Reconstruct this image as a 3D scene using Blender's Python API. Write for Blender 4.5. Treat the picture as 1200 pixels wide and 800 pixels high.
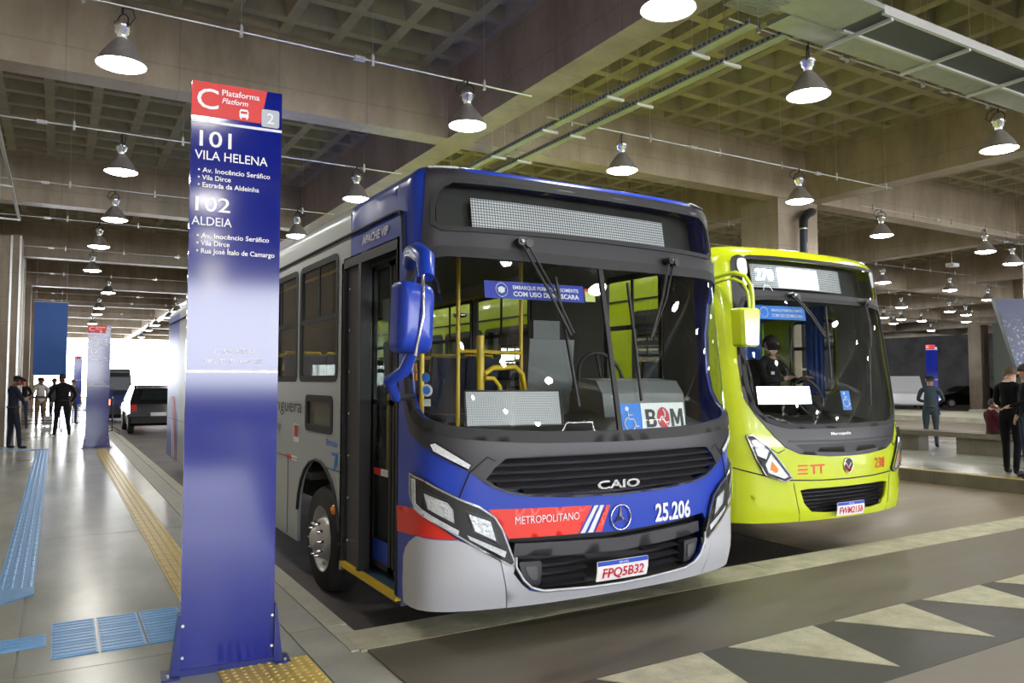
import bpy, bmesh, math, random
from math import sin, cos, pi, radians, sqrt, hypot, atan2
from mathutils import Vector, Matrix
from mathutils.geometry import delaunay_2d_cdt
random.seed(7)
for o in list(bpy.data.objects): bpy.data.objects.remove(o)
SC = bpy.context.scene
COL = SC.collection

# ---------------------------------------------------------------- camera
cam_d = bpy.data.cameras.new('camera')
cam_d.sensor_width = 36.0
cam_d.lens = 902.7 / 1200 * 36.0
cam_d.clip_start = 0.05; cam_d.clip_end = 600
cam = bpy.data.objects.new('camera', cam_d); COL.objects.link(cam)
cam.location = (0, 0, 1.6)
cam.rotation_euler = (radians(90 + 2.917), 0, radians(-30.574))
SC.camera = cam

# ---------------------------------------------------------------- world: a bright hazy day outside the hall
W = bpy.data.worlds.new('World'); SC.world = W
W.use_nodes = True
wn = W.node_tree; wn.nodes.clear()
wo = wn.nodes.new('ShaderNodeOutputWorld'); wb = wn.nodes.new('ShaderNodeBackground')
wb.inputs['Color'].default_value = (0.93, 0.96, 1.0, 1); wb.inputs['Strength'].default_value = 10.0
wn.links.new(wb.outputs[0], wo.inputs['Surface'])

# ---------------------------------------------------------------- exposure
SC.view_settings.view_transform = 'Standard'
SC.view_settings.look = 'None'
SC.view_settings.gamma = 1.0
SC.view_settings.use_curve_mapping = False
SC.view_settings.exposure = 0.75
LAMP = 72.0      # emission of one high-bay lamp lens

# ---------------------------------------------------------------- materials
MATS = {}
def mat(name, col, rough=0.5, metal=0.0, noise=0.0, nscale=6.0, bump=0.0, bscale=40.0, emit=0.0, coat=0.0, alpha=None, spec=0.5, stretch=None):
    if name in MATS: return MATS[name]
    m = bpy.data.materials.new(name); m.use_nodes = True
    nt = m.node_tree; b = nt.nodes['Principled BSDF']
    b.inputs['Base Color'].default_value = (*col, 1)
    b.inputs['Roughness'].default_value = rough
    b.inputs['Metallic'].default_value = metal
    b.inputs['Specular IOR Level'].default_value = spec
    if coat: b.inputs['Coat Weight'].default_value = coat; b.inputs['Coat Roughness'].default_value = 0.05
    if emit: b.inputs['Emission Color'].default_value = (*col, 1); b.inputs['Emission Strength'].default_value = emit
    if noise or bump:
        tc = nt.nodes.new('ShaderNodeTexCoord')
        mp = nt.nodes.new('ShaderNodeMapping'); nt.links.new(tc.outputs['Object'], mp.inputs[0])
        if stretch: mp.inputs['Scale'].default_value = stretch
    if noise:
        n = nt.nodes.new('ShaderNodeTexNoise'); n.inputs['Scale'].default_value = nscale; n.inputs['Detail'].default_value = 6; n.inputs['Roughness'].default_value = 0.65
        nt.links.new(mp.outputs[0], n.inputs['Vector'])
        r = nt.nodes.new('ShaderNodeMapRange'); r.inputs[1].default_value = 0.3; r.inputs[2].default_value = 0.7
        r.inputs[3].default_value = 1 - noise; r.inputs[4].default_value = 1 + noise
        nt.links.new(n.outputs[0], r.inputs[0])
        x = nt.nodes.new('ShaderNodeVectorMath'); x.operation = 'SCALE'; x.inputs[0].default_value = col
        nt.links.new(r.outputs[0], x.inputs['Scale']); nt.links.new(x.outputs[0], b.inputs['Base Color'])
    if bump:
        n2 = nt.nodes.new('ShaderNodeTexNoise'); n2.inputs['Scale'].default_value = bscale; n2.inputs['Detail'].default_value = 4
        nt.links.new(mp.outputs[0], n2.inputs['Vector'])
        bp = nt.nodes.new('ShaderNodeBump'); bp.inputs['Strength'].default_value = bump; bp.inputs['Distance'].default_value = 0.01
        nt.links.new(n2.outputs[0], bp.inputs['Height']); nt.links.new(bp.outputs[0], b.inputs['Normal'])
    MATS[name] = m
    return m

def concrete(name, c1, c2, rough=0.75, seams=True, vert=(1, 1, 0.35)):
    """cast concrete: large stains, vertical streaks, faint formwork lines"""
    m = bpy.data.materials.new(name); m.use_nodes = True; nt = m.node_tree; b = nt.nodes['Principled BSDF']
    b.inputs['Roughness'].default_value = rough; b.inputs['Specular IOR Level'].default_value = 0.45
    tc = nt.nodes.new('ShaderNodeTexCoord'); geo = nt.nodes.new('ShaderNodeNewGeometry')
    mp = nt.nodes.new('ShaderNodeMapping'); mp.inputs['Scale'].default_value = vert
    nt.links.new(geo.outputs['Position'], mp.inputs[0])
    n = nt.nodes.new('ShaderNodeTexNoise'); n.inputs['Scale'].default_value = 1.6; n.inputs['Detail'].default_value = 8; n.inputs['Roughness'].default_value = 0.7
    nt.links.new(mp.outputs[0], n.inputs['Vector'])
    rp = nt.nodes.new('ShaderNodeValToRGB'); rp.color_ramp.elements[0].position = 0.32; rp.color_ramp.elements[1].position = 0.68
    rp.color_ramp.elements[0].color = (*c1, 1); rp.color_ramp.elements[1].color = (*c2, 1)
    nt.links.new(n.outputs[0], rp.inputs[0]); out = rp.outputs[0]
    if seams:
        mul = None
        for axis, per in (('X', 1.22), ('Y', 1.22), ('Z', 0.61)):
            sx = nt.nodes.new('ShaderNodeSeparateXYZ') if mul is None and axis == 'X' else sx
            if axis == 'X': nt.links.new(geo.outputs['Position'], sx.inputs[0])
            md = nt.nodes.new('ShaderNodeMath'); md.operation = 'PINGPONG'; md.inputs[1].default_value = per / 2
            nt.links.new(sx.outputs[axis], md.inputs[0])
            lt = nt.nodes.new('ShaderNodeMapRange'); lt.inputs[1].default_value = 0.0; lt.inputs[2].default_value = 0.016; lt.inputs[3].default_value = 0.8; lt.inputs[4].default_value = 1.0
            nt.links.new(md.outputs[0], lt.inputs[0])
            if mul is None: mul = lt.outputs[0]
            else:
                q = nt.nodes.new('ShaderNodeMath'); q.operation = 'MULTIPLY'; nt.links.new(mul, q.inputs[0]); nt.links.new(lt.outputs[0], q.inputs[1]); mul = q.outputs[0]
        v = nt.nodes.new('ShaderNodeVectorMath'); v.operation = 'SCALE'
        nt.links.new(out, v.inputs[0]); nt.links.new(mul, v.inputs['Scale']); out = v.outputs[0]
    nt.links.new(out, b.inputs['Base Color'])
    n2 = nt.nodes.new('ShaderNodeTexNoise'); n2.inputs['Scale'].default_value = 30; nt.links.new(geo.outputs['Position'], n2.inputs['Vector'])
    bp = nt.nodes.new('ShaderNodeBump'); bp.inputs['Strength'].default_value = 0.12; bp.inputs['Distance'].default_value = 0.01
    nt.links.new(n2.outputs[0], bp.inputs['Height']); nt.links.new(bp.outputs[0], b.inputs['Normal'])
    MATS[name] = m
    return m

def groundmat(name, c1, c2, rmin, rmax, scale=0.9, fine=60, stretch=(1, 1, 1), bump=0.15):
    m = bpy.data.materials.new(name); m.use_nodes = True; nt = m.node_tree; b = nt.nodes['Principled BSDF']
    geo = nt.nodes.new('ShaderNodeNewGeometry'); mp = nt.nodes.new('ShaderNodeMapping'); mp.inputs['Scale'].default_value = stretch
    nt.links.new(geo.outputs['Position'], mp.inputs[0])
    n = nt.nodes.new('ShaderNodeTexNoise'); n.inputs['Scale'].default_value = scale; n.inputs['Detail'].default_value = 8; n.inputs['Roughness'].default_value = 0.62
    nt.links.new(mp.outputs[0], n.inputs['Vector'])
    f = nt.nodes.new('ShaderNodeTexNoise'); f.inputs['Scale'].default_value = fine; f.inputs['Detail'].default_value = 3
    nt.links.new(geo.outputs['Position'], f.inputs['Vector'])
    ad = nt.nodes.new('ShaderNodeMath'); ad.operation = 'MULTIPLY_ADD'; ad.inputs[1].default_value = 0.25
    nt.links.new(f.outputs[0], ad.inputs[0]); nt.links.new(n.outputs[0], ad.inputs[2])
    rp = nt.nodes.new('ShaderNodeValToRGB'); rp.color_ramp.elements[0].position = 0.42; rp.color_ramp.elements[1].position = 0.82
    rp.color_ramp.elements[0].color = (*c1, 1); rp.color_ramp.elements[1].color = (*c2, 1)
    nt.links.new(ad.outputs[0], rp.inputs[0]); nt.links.new(rp.outputs[0], b.inputs['Base Color'])
    r = nt.nodes.new('ShaderNodeMapRange'); r.inputs[1].default_value = 0.35; r.inputs[2].default_value = 0.65; r.inputs[3].default_value = rmin; r.inputs[4].default_value = rmax
    nt.links.new(n.outputs[0], r.inputs[0]); nt.links.new(r.outputs[0], b.inputs['Roughness'])
    bp = nt.nodes.new('ShaderNodeBump'); bp.inputs['Strength'].default_value = bump; bp.inputs['Distance'].default_value = 0.004
    nt.links.new(f.outputs[0], bp.inputs['Height']); nt.links.new(bp.outputs[0], b.inputs['Normal'])
    MATS[name] = m
    return m

def glassmat(name, tint=(0.8, 0.85, 0.85), rough=0.02, ior=1.5, gloss=(1, 1, 1)):
    """thin sheet of tinted glass: Fresnel mix of mirror and see-through"""
    m = bpy.data.materials.new(name); m.use_nodes = True; nt = m.node_tree; nt.nodes.clear()
    o = nt.nodes.new('ShaderNodeOutputMaterial'); mx = nt.nodes.new('ShaderNodeMixShader')
    fr = nt.nodes.new('ShaderNodeFresnel')
    ge = nt.nodes.new('ShaderNodeNewGeometry'); mi = nt.nodes.new('ShaderNodeMapRange')     # a thin sheet reflects alike from both sides
    mi.inputs[3].default_value = ior; mi.inputs[4].default_value = 1/ior; nt.links.new(ge.outputs['Backfacing'], mi.inputs[0]); nt.links.new(mi.outputs[0], fr.inputs[0])
    t = nt.nodes.new('ShaderNodeBsdfTransparent'); t.inputs[0].default_value = (*tint, 1)
    g = nt.nodes.new('ShaderNodeBsdfGlossy'); g.inputs['Roughness'].default_value = rough; g.inputs['Color'].default_value = (*gloss, 1)
    nt.links.new(fr.outputs[0], mx.inputs[0]); nt.links.new(t.outputs[0], mx.inputs[1]); nt.links.new(g.outputs[0], mx.inputs[2]); nt.links.new(mx.outputs[0], o.inputs[0])
    MATS[name] = m
    return m

M_beam = concrete('cast_concrete', (0.31, 0.25, 0.18), (0.50, 0.415, 0.31), 0.36)
M_waffle = concrete('waffle_concrete', (0.29, 0.255, 0.17), (0.42, 0.375, 0.255), 0.8, seams=False, vert=(1, 1, 1))
M_col = concrete('column_concrete', (0.26, 0.21, 0.155), (0.42, 0.34, 0.26), 0.7)
M_floor = groundmat('polished_floor', (0.27, 0.28, 0.245), (0.44, 0.445, 0.39), 0.20, 0.27, 0.7, 90, (1, 0.45, 1), 0.02)
M_kerbgran = groundmat('washed_granite', (0.26, 0.26, 0.225), (0.42, 0.415, 0.36), 0.4, 0.6, 2.0, 160)
M_kerb = groundmat('kerb_stone', (0.34, 0.33, 0.26), (0.5, 0.49, 0.4), 0.5, 0.7, 2.5, 60)
M_asph = groundmat('asphalt', (0.045, 0.037, 0.036), (0.10, 0.085, 0.08), 0.5, 0.75, 0.8, 140, (1.0, 2.2, 1), 0.3)
M_plat = groundmat('worn_crossing', (0.062, 0.054, 0.038), (0.16, 0.142, 0.10), 0.4, 0.62, 0.9, 120, (0.5, 2.0, 1), 0.25)
M_ramp = groundmat('dark_screed', (0.026, 0.026, 0.021), (0.062, 0.059, 0.046), 0.45, 0.65, 0.8, 120, (0.6, 1.6, 1), 0.25)
M_apron = groundmat('apron_concrete', (0.12, 0.11, 0.09), (0.22, 0.20, 0.16), 0.4, 0.6, 0.7, 120, (0.5, 2.0, 1), 0.2)
M_lane = groundmat('lane_concrete', (0.12, 0.095, 0.06), (0.24, 0.195, 0.13), 0.3, 0.55, 0.5, 80, (0.4, 1.6, 1), 0.15)
M_paint = groundmat('worn_white_paint', (0.27, 0.26, 0.175), (0.52, 0.505, 0.37), 0.55, 0.75, 5.0, 70, (1, 1, 1), 0.4)
M_white = mat('white_paint', (0.8, 0.8, 0.8), 0.5)
M_yline = mat('yellow_line', (0.55, 0.38, 0.04), 0.5, noise=0.2)
M_blue_tile = mat('blue_rubber', (0.16, 0.40, 0.76), 0.32, noise=0.12, nscale=9)
M_yel_tile = mat('yellow_rubber', (0.62, 0.46, 0.12), 0.32, noise=0.15, nscale=9)
M_galv = mat('galvanised_steel', (0.62, 0.63, 0.62), 0.35, 0.9, noise=0.12, nscale=30)
M_rail = mat('white_zinc_rail', (0.62, 0.63, 0.6), 0.5, 0.1)
M_tray = mat('tray_steel', (0.42, 0.46, 0.40), 0.5, 0.5, noise=0.1)
M_trayd = mat('tray_back', (0.10, 0.12, 0.12), 0.5, 0.4)
M_alu = mat('spun_aluminium', (0.36, 0.33, 0.31), 0.42, 0.45, noise=0.12, nscale=14)
M_alubright = mat('lamp_casting', (0.72, 0.74, 0.78), 0.25, 0.9)
M_lens = mat('lamp_lens', (1.0, 0.97, 0.90), 0.3, emit=LAMP)
M_black = mat('black_plastic', (0.018, 0.018, 0.02), 0.42)
M_totem = mat('totem_blue', (0.004, 0.012, 0.22), 0.10, noise=0.03, coat=0.0, spec=0.6)
M_totem_red = mat('totem_red', (0.72, 0.03, 0.03), 0.4)
M_totem_white = mat('sign_white', (0.85, 0.86, 0.9), 0.35)
M_totem_grey = mat('sign_grey', (0.5, 0.52, 0.58), 0.3)
M_darkblue = mat('bracket_blue', (0.01, 0.02, 0.16), 0.3)
M_stone = mat('rough_granite_wall', (0.055, 0.052, 0.052), 0.8, noise=0.55, nscale=0.9, bump=0.6, bscale=8)

# ---------------------------------------------------------------- mesh helpers
ORG = (0.0, 0.0, 0.0)     # subtracted from every new mesh: lets a thing be drafted in hall coordinates
class MB:
    def __init__(s): s.v = []; s.f = []; s.mi = []; s.sm = []
    def add(s, vs, fs, mi=0, smooth=False):
        n = len(s.v); s.v += [tuple(v) for v in vs]
        for f in fs: s.f.append([i + n for i in f]); s.mi.append(mi); s.sm.append(smooth)
        return s
    def box(s, a, b, mi=0):
        x0, y0, z0 = a; x1, y1, z1 = b
        return s.add([(x0,y0,z0),(x1,y0,z0),(x1,y1,z0),(x0,y1,z0),(x0,y0,z1),(x1,y0,z1),(x1,y1,z1),(x0,y1,z1)],
                     [(0,3,2,1),(4,5,6,7),(0,1,5,4),(1,2,6,5),(2,3,7,6),(3,0,4,7)], mi)
    def cbox(s, c, sz, rz=0, mi=0, rx=0, ry=0):
        m = Matrix.Translation(c) @ Matrix.Rotation(rz, 4, 'Z') @ Matrix.Rotation(ry, 4, 'Y') @ Matrix.Rotation(rx, 4, 'X')
        h = [k / 2 for k in sz]
        P = [(-1,-1,-1),(1,-1,-1),(1,1,-1),(-1,1,-1),(-1,-1,1),(1,-1,1),(1,1,1),(-1,1,1)]
        return s.add([m @ Vector((p[0]*h[0], p[1]*h[1], p[2]*h[2])) for p in P], [(0,3,2,1),(4,5,6,7),(0,1,5,4),(1,2,6,5),(2,3,7,6),(3,0,4,7)], mi)
    def tube(s, pts, r, n=8, mi=0, cap=True, closed=False, radii=None):
        pts = [Vector(p) for p in pts]; N = len(pts); rings = []
        up = None
        for i, p in enumerate(pts):
            if closed: t = (pts[(i+1) % N] - pts[i-1])
            else: t = (pts[min(i+1, N-1)] - pts[max(i-1, 0)])
            t.normalize()
            if up is None:
                up = Vector((0,0,1)) if abs(t.z) < 0.9 else Vector((1,0,0))
            u = t.cross(up)
            if u.length < 1e-6: u = t.cross(Vector((0,1,0)))
            u.normalize(); w = u.cross(t).normalized(); up = w
            rr = radii[i] if radii else r
            rings.append([p + (u*cos(2*pi*k/n) + w*sin(2*pi*k/n))*rr for k in range(n)])
        vs = [q for rg in rings for q in rg]; fs = []
        for i in range(N if closed else N-1):
            a = i*n; b = ((i+1) % N)*n
            for k in range(n): fs.append((a+k, b+k, b+(k+1) % n, a+(k+1) % n))
        s.add(vs, fs, mi, True)
        if cap and not closed:
            s.add(rings[0], [tuple(range(n))], mi); s.add(rings[-1], [tuple(range(n-1, -1, -1))], mi)
        return s
    def cyl(s, a, b, r, n=12, mi=0): return s.tube([a, b], r, n, mi)
    def lathe(s, prof, c=(0,0,0), n=24, mi=0, axis='Z', smooth=True):
        vs = []; fs = []
        for r, h in prof:
            for k in range(n):
                a = 2*pi*k/n; x, y = r*cos(a), r*sin(a)
                p = (x, y, h) if axis == 'Z' else ((h, x, y) if axis == 'X' else (x, h, y))
                vs.append((c[0]+p[0], c[1]+p[1], c[2]+p[2]))
        for i in range(len(prof)-1):
            for k in range(n):
                q = (i*n+k, i*n+(k+1) % n, (i+1)*n+(k+1) % n, (i+1)*n+k)
                fs.append(q)
        return s.add(vs, fs, mi, smooth)
    def disc(s, c, r, n=24, mi=0, axis='Z'):
        vs = []
        for k in range(n):
            a = 2*pi*k/n; x, y = r*cos(a), r*sin(a)
            p = (x, y, 0) if axis == 'Z' else ((0, x, y) if axis == 'X' else (x, 0, y))
            vs.append((c[0]+p[0], c[1]+p[1], c[2]+p[2]))
        return s.add(vs, [tuple(range(n))], mi)
    def prism(s, poly, z0, z1, mi=0, tf=None):
        n = len(poly); vs = [(x, y, z0) for x, y in poly] + [(x, y, z1) for x, y in poly]
        if tf: vs = [tf(*v) for v in vs]
        return s.add(vs, [tuple(range(n-1, -1, -1)), tuple(range(n, 2*n))] + [(i, (i+1) % n, n+(i+1) % n, n+i) for i in range(n)], mi)
    def mesh(s, name, mats):
        me = bpy.data.meshes.new(name); ox, oy, oz = ORG
        me.from_pydata([(a-ox, b-oy, c-oz) for a, b, c in s.v] if any(ORG) else s.v, [], s.f)
        for m in (mats if isinstance(mats, (list, tuple)) else [mats]): me.materials.append(m)
        me.polygons.foreach_set('material_index', s.mi); me.polygons.foreach_set('use_smooth', s.sm)
        me.update(); return me
    def obj(s, name, mats, parent=None, loc=None, rz=None, fix=True):
        me = s.mesh(name, mats)
        if fix:
            bm = bmesh.new(); bm.from_mesh(me); bmesh.ops.recalc_face_normals(bm, faces=bm.faces); bm.to_mesh(me); bm.free()
        return link(name, me, parent, loc, rz)
def link(name, me, parent=None, loc=None, rz=None):
    o = bpy.data.objects.new(name, me); COL.objects.link(o)
    if parent: o.parent = parent
    if loc: o.location = loc
    if rz is not None: o.rotation_euler = (0, 0, rz)
    return o
def empty(name, loc=(0,0,0), rz=0.0, label=None, cat=None, group=None):
    o = bpy.data.objects.new(name, None); COL.objects.link(o); o.location = loc; o.rotation_euler = (0,0,rz)
    o.empty_display_size = 0.1
    return tag(o, label, cat, group)
def tag(o, label=None, cat=None, group=None, kind=None):
    if label: o['label'] = label
    if cat: o['category'] = cat
    if group: o['group'] = group
    if kind: o['kind'] = kind
    return o
def copy_tree(o, parent=None):
    c = o.copy(); COL.objects.link(c); c.parent = parent
    for k in list(o.children): copy_tree(k, c)
    return c
def textmesh(txt, size, bold=0.0, shear=0.0, ext=0.0, space=1.0, align='LEFT', xs=1.0):
    """flat lettering; returns (verts2d, faces) scaled so that capitals are `size` tall"""
    cu = bpy.data.curves.new('t', 'FONT'); cu.body = txt; cu.size = 1; cu.offset = bold; cu.shear = shear; cu.space_character = space; cu.align_x = align
    cu.resolution_u = 3
    o = bpy.data.objects.new('t', cu); COL.objects.link(o)
    bpy.context.view_layer.update()
    me = bpy.data.meshes.new_from_object(o.evaluated_get(bpy.context.evaluated_depsgraph_get()))
    vs = [(v.co.x * size / 0.69 * xs, v.co.y * size / 0.69) for v in me.vertices]; fs = [tuple(p.vertices) for p in me.polygons]
    bpy.data.objects.remove(o); bpy.data.curves.remove(cu); bpy.data.meshes.remove(me)
    return vs, fs
def fit_text(txt, x0, x1, y0, capz, bold=0.0, shear=0.0, space=1.0):
    """text whose left/right ends sit on x0/x1, baseline y0, cap height capz"""
    vs, fs = textmesh(txt, capz, bold, shear, space=space)
    a = min(v[0] for v in vs); b = max(v[0] for v in vs); k = (x1-x0)/(b-a)
    return [(x0+(v[0]-a)*k, y0+v[1]) for v in vs], fs
def flat_text(name, parent, txt, x0, x1, z0, cap, y, m, bold=0.0, shear=0.0):
    vs, fs = fit_text(txt, x0, x1, z0, cap, bold, shear)
    b = MB(); b.add([(v[0], y, v[1]) for v in vs], fs)
    return b.obj(name, m, parent, fix=False)
# ================================================================ THE HALL
LZ = -0.22                       # bus lanes lie below the platforms
XB = [5.13 + 8*k for k in range(-3, 8)]      # long beams
YB = [10.39 + 8*k for k in range(-4, 9)]     # cross beams
# ---- ceiling: waffle slabs and beams
ceil = tag(empty('ceiling', (0, 0, 0)), kind='structure')
def waffle():
    iv = [(0.2, 0.3, 0), (0.3, 0.58, 1)]
    p = 0.58
    for k in range(10):
        iv.append((p, p+0.14, 0)); iv.append((p+0.14, p+0.67, 1)); p += 0.67
    iv += [(p, p+0.14, 0), (p+0.14, p+0.42, 1), (p+0.42, 7.8, 0)]
    b = MB()
    for x0, x1, ox in iv:
        for y0, y1, oy in iv:
            if ox and oy:
                small = (x1-x0 < 0.4) or (y1-y0 < 0.4)
                d = 0.16 if small else 0.34; t = 0.05 if small else 0.09
                r = [(x0,y0,0),(x1,y0,0),(x1,y1,0),(x0,y1,0),(x0+t,y0+t,d),(x1-t,y0+t,d),(x1-t,y1-t,d),(x0+t,y1-t,d)]
                b.add(r, [(0,1,5,4),(1,2,6,5),(2,3,7,6),(3,0,4,7),(7,6,5,4)])
            else: b.add([(x0,y0,0),(x1,y0,0),(x1,y1,0),(x0,y1,0)], [(3,2,1,0)])
    b.box((0, 0, 0.42), (8, 8, 0.6))
    return b.mesh('waffle_slab', M_waffle)
wm = waffle()
for x in XB[:-1]:
    for y in YB[:-1]:
        link('waffle_slab', wm, ceil, (x, y, 6.2))
for y in YB: MB().box((XB[0]-0.2, y-0.19, 5.2), (XB[-1]+0.2, y+0.19, 6.62)).obj('beam', M_beam, ceil)
for x in XB:
    for y in YB[:-1]: MB().box((x-0.21, y+0.19, 5.2), (x+0.21, y+7.81, 6.62)).obj('beam', M_beam, ceil)
# ---- columns on the grid, only where the photograph shows them or nothing hides
def column(x0, x1, y0, y1, z0, m=M_col, trims=()):
    c = tag(MB().box((x0, y0, z0), (x1, y1, 5.2)).obj('column', m), kind='structure')
    for tx in trims:
        MB().box((tx, y0-0.03, z0), (tx+0.045, y0, 5.2)).obj('corner_trim', M_galv, c)
    return c
column(12.13, 13.3, 10.25, 11.2, LZ)
column(12.13, 13.3, 26.2, 27.1, LZ); column(12.13, 13.3, 42.2, 43.1, LZ)
column(28.5, 29.4, 10.2, 11.1, LZ) if False else None
column(-1.62, -0.82, 22.6, 23.5, 0, trims=(-1.06, -0.87))
column(-1.45, -0.88, 26.6, 27.5, 0, trims=(-0.94,)); column(-1.45, -0.90, 34.2, 35.0, 0); column(-1.45, -0.9, 42.2, 43.0, 0)
column(51.0, 51.9, 27.2, 28.0, LZ); column(45.0, 45.9, 42.2, 43.0, LZ); column(53.0, 53.9, 50.2, 51.0, LZ)
# ---- walls
w = tag(MB().box((-3.4, -24, 0), (-3.1, 22.6, 6.6)).box((-3.4, 22.6, 0), (-1.5, 45, 6.6)).obj('wall_left', M_beam), kind='structure')
w = tag(MB().box((61.0, -24, LZ), (61.5, 90, 6.7)).obj('wall_right', M_stone), kind='structure')
for i, x in enumerate(range(14)):   # dark stone cladding courses on the far wall
    MB().box((60.9 - 0.03*(i % 2), -24 + i*8.1, LZ), (61.0, -24 + i*8.1 + 8.0, 5.2)).obj('panel', M_stone, w)

w = tag(MB().box((-3.4, -24.4, LZ), (61, -24.0, 1.35)).obj('wall_back_blocker', M_asph), kind='structure')  # unseen low wall, added to block daylight from the blue sign's reflection
# ---- platform floor with its slabs, kerb stones and tactile tiles
floor = tag(MB().box((-3.1, -24, -0.4), (1.64, 80, -0.012)).obj('floor', M_kerbgran), kind='structure')
def slab(x0, x1, y0, y1, m, parent, name='floor_slab', z=0.0, t=0.1, g=0.004):
    jz = random.uniform(-0.0012, 0.0012)
    return MB().box((x0+g, y0+g, z-t), (x1-g, y1-g, z+jz)).obj(name, m, parent)
xs = [-3.1, -1.62, -0.155, 1.31]
ys = [-6, -2.5, 1.4, 5.0, 9.2, 13.4, 17.6, 21.8, 26, 31, 36, 42, 50, 60, 80]
for i in range(3):
    for j in range(len(ys)-1): slab(xs[i], xs[i+1], ys[j], ys[j+1], M_floor, floor, t=0.1)
for i in range(3): slab(xs[i], xs[i+1], -24, -6, M_asph, floor)  # out of view; made dark asphalt to dim the blue sign's reflection
yy = -4.0
while yy < 44:
    st = 1.5 if yy < 20 else 6
    slab(1.31, 1.545, yy, yy+st, M_kerbgran, floor, 'border_stone')
    slab(1.548, 1.69, max(yy, 4.5), max(yy, 4.5)+(st if yy > 4.5 else yy+st-4.5), M_kerb, floor, 'kerb_stone', t=0.35, g=0.002) if yy+st > 4.6 else None
    yy += st
def tile_mesh(kind, m):
    b = MB(); b.box((0.002, 0.002, 0), (0.248, 0.248, 0.005))
    if kind == 'bar':
        for k in range(4):
            x = 0.031 + k*0.0625
            b.add([(x-0.014,0.01,0.005),(x+0.014,0.01,0.005),(x+0.014,0.24,0.005),(x-0.014,0.24,0.005),(x-0.008,0.018,0.010),(x+0.008,0.018,0.010),(x+0.008,0.232,0.010),(x-0.008,0.232,0.010)],
                  [(0,1,5,4),(1,2,6,5),(2,3,7,6),(3,0,4,7),(4,5,6,7)])
    else:
        for i in range(5):
            for j in range(5):
                x = 0.025+i*0.05; y = 0.025+j*0.05; P = []
                for r, z in ((0.015, 0.005), (0.009, 0.010)):
                    P += [(x+r*cos(pi*k/3), y+r*sin(pi*k/3), z) for k in range(6)]
                b.add(P, [(k, (k+1) % 6, 6+(k+1) % 6, 6+k) for k in range(6)]+[(6,7,8,9,10,11)])
    return b.mesh('tactile_tile', m)
t_blue = tile_mesh('bar', M_blue_tile); t_yel = tile_mesh('bar', M_yel_tile); t_dot = tile_mesh('dot', M_yel_tile)
def tiles(me, x, ya, yb, step=0.25, rz=0):
    y = ya
    while y < yb-0.01:
        o = link('tactile_tile', me, floor, (x, y, 0.001)); y += step
tiles(t_blue, -0.355, 7.1, 21.1); 
tiles(t_yel, 0.81, 4.8, 20.4)
for y in (4.3,): 
    for x in (0.8, 1.05): link('tactile_tile', t_dot, floor, (x, y-0.0, 0.001)); link('tactile_tile', t_dot, floor, (x, y-0.25, 0.001))
for i in range(3):
    for j in range(3):
        o = link('tactile_tile', t_blue, floor, (0.26+0.258*i, 5.225+0.252*j, 0.001)); o.rotation_euler = (0, 0, pi/2)
for i in range(9):
    o = link('tactile_tile', t_blue, floor, (-0.01-0.25*i, 5.5, 0.001)); o.rotation_euler = (0, 0, pi/2)
b = MB(); b.add([(-0.355,6.62,0.001),(-0.105,6.86,0.001),(-0.105,7.1,0.001),(-0.355,7.1,0.001),(-0.355,6.62,0.009),(-0.105,6.86,0.009),(-0.105,7.1,0.009),(-0.355,7.1,0.009)], [(4,5,6,7),(0,1,5,4),(3,0,4,7)])
b.obj('tactile_tile', M_blue_tile, floor)
for k in range(4):
    for i in range(3): o = link('tactile_tile', t_blue, floor, (-0.1-0.25*k, 20.95+0.25*0, 0.001)); o.rotation_euler = (0, 0, pi/2); break

# ---- lanes and the raised crossing in front of the buses
road = tag(MB().box((-24, -24, -0.9), (66, 95, -0.46)).obj('road', M_asph), kind='structure')
MB().box((1.69, 4.84, -0.5), (13.38, 80, LZ)).obj('lane_surface', M_asph, road)
MB().box((7.0, 4.84, LZ-0.02), (13.38, 80, LZ+0.004)).obj('lane_surface', M_lane, road)
MB().box((20.6, -24, -0.5), (66, 95, LZ)).obj('lane_surface', M_lane, road)
MB().box((-24, 80, -0.5), (20.6, 95, LZ)).obj('lane_surface', M_lane, road)
MB().box((1.64, 3.42, -0.5), (13.38, 4.47, -0.001)).obj('crossing_surface', M_plat, road)
MB().box((1.64, 2.6, -0.5), (13.38, 3.42, -0.002)).obj('crossing_surface', M_ramp, road)
MB().box((1.64, -3, -0.5), (13.38, 2.6, -0.004)).obj('crossing_surface', M_apron, road)
MB().box((1.64, -24, -0.5), (13.38, -3, -0.1)).obj('lane_surface', M_asph, road)  # unseen ground, darkened for the reflection in the blue sign
x = 1.60
k = 0
while x < 13.2:                                  # edge band of pale concrete at the bus noses
    x1 = min(x+1.22, 13.38)
    b = MB(); z = random.uniform(0.0, 0.002)
    b.add([(x+.003,4.47,-.3),(x1-.003,4.47,-.3),(x1-.003,4.845,-.3),(x+.003,4.845,-.3),(x+.003,4.47,z),(x1-.003,4.47,z),(x1-.003,4.845,z),(x+.003,4.845,z)], [(0,3,2,1),(4,5,6,7),(0,1,5,4),(1,2,6,5),(2,3,7,6),(3,0,4,7)])
    b.obj('edge_band', M_paint, road); x = x1
for k in range(-2, 8):                           # row of painted triangles on the ramp
    x = 3.525 + 0.985*k
    if x < 1.7: continue
    MB().prism([(x, 3.405), (x+0.59, 2.69), (x+0.775, 3.415)], -0.004, 0.003).obj('triangle_marking', M_paint, road)
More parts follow.
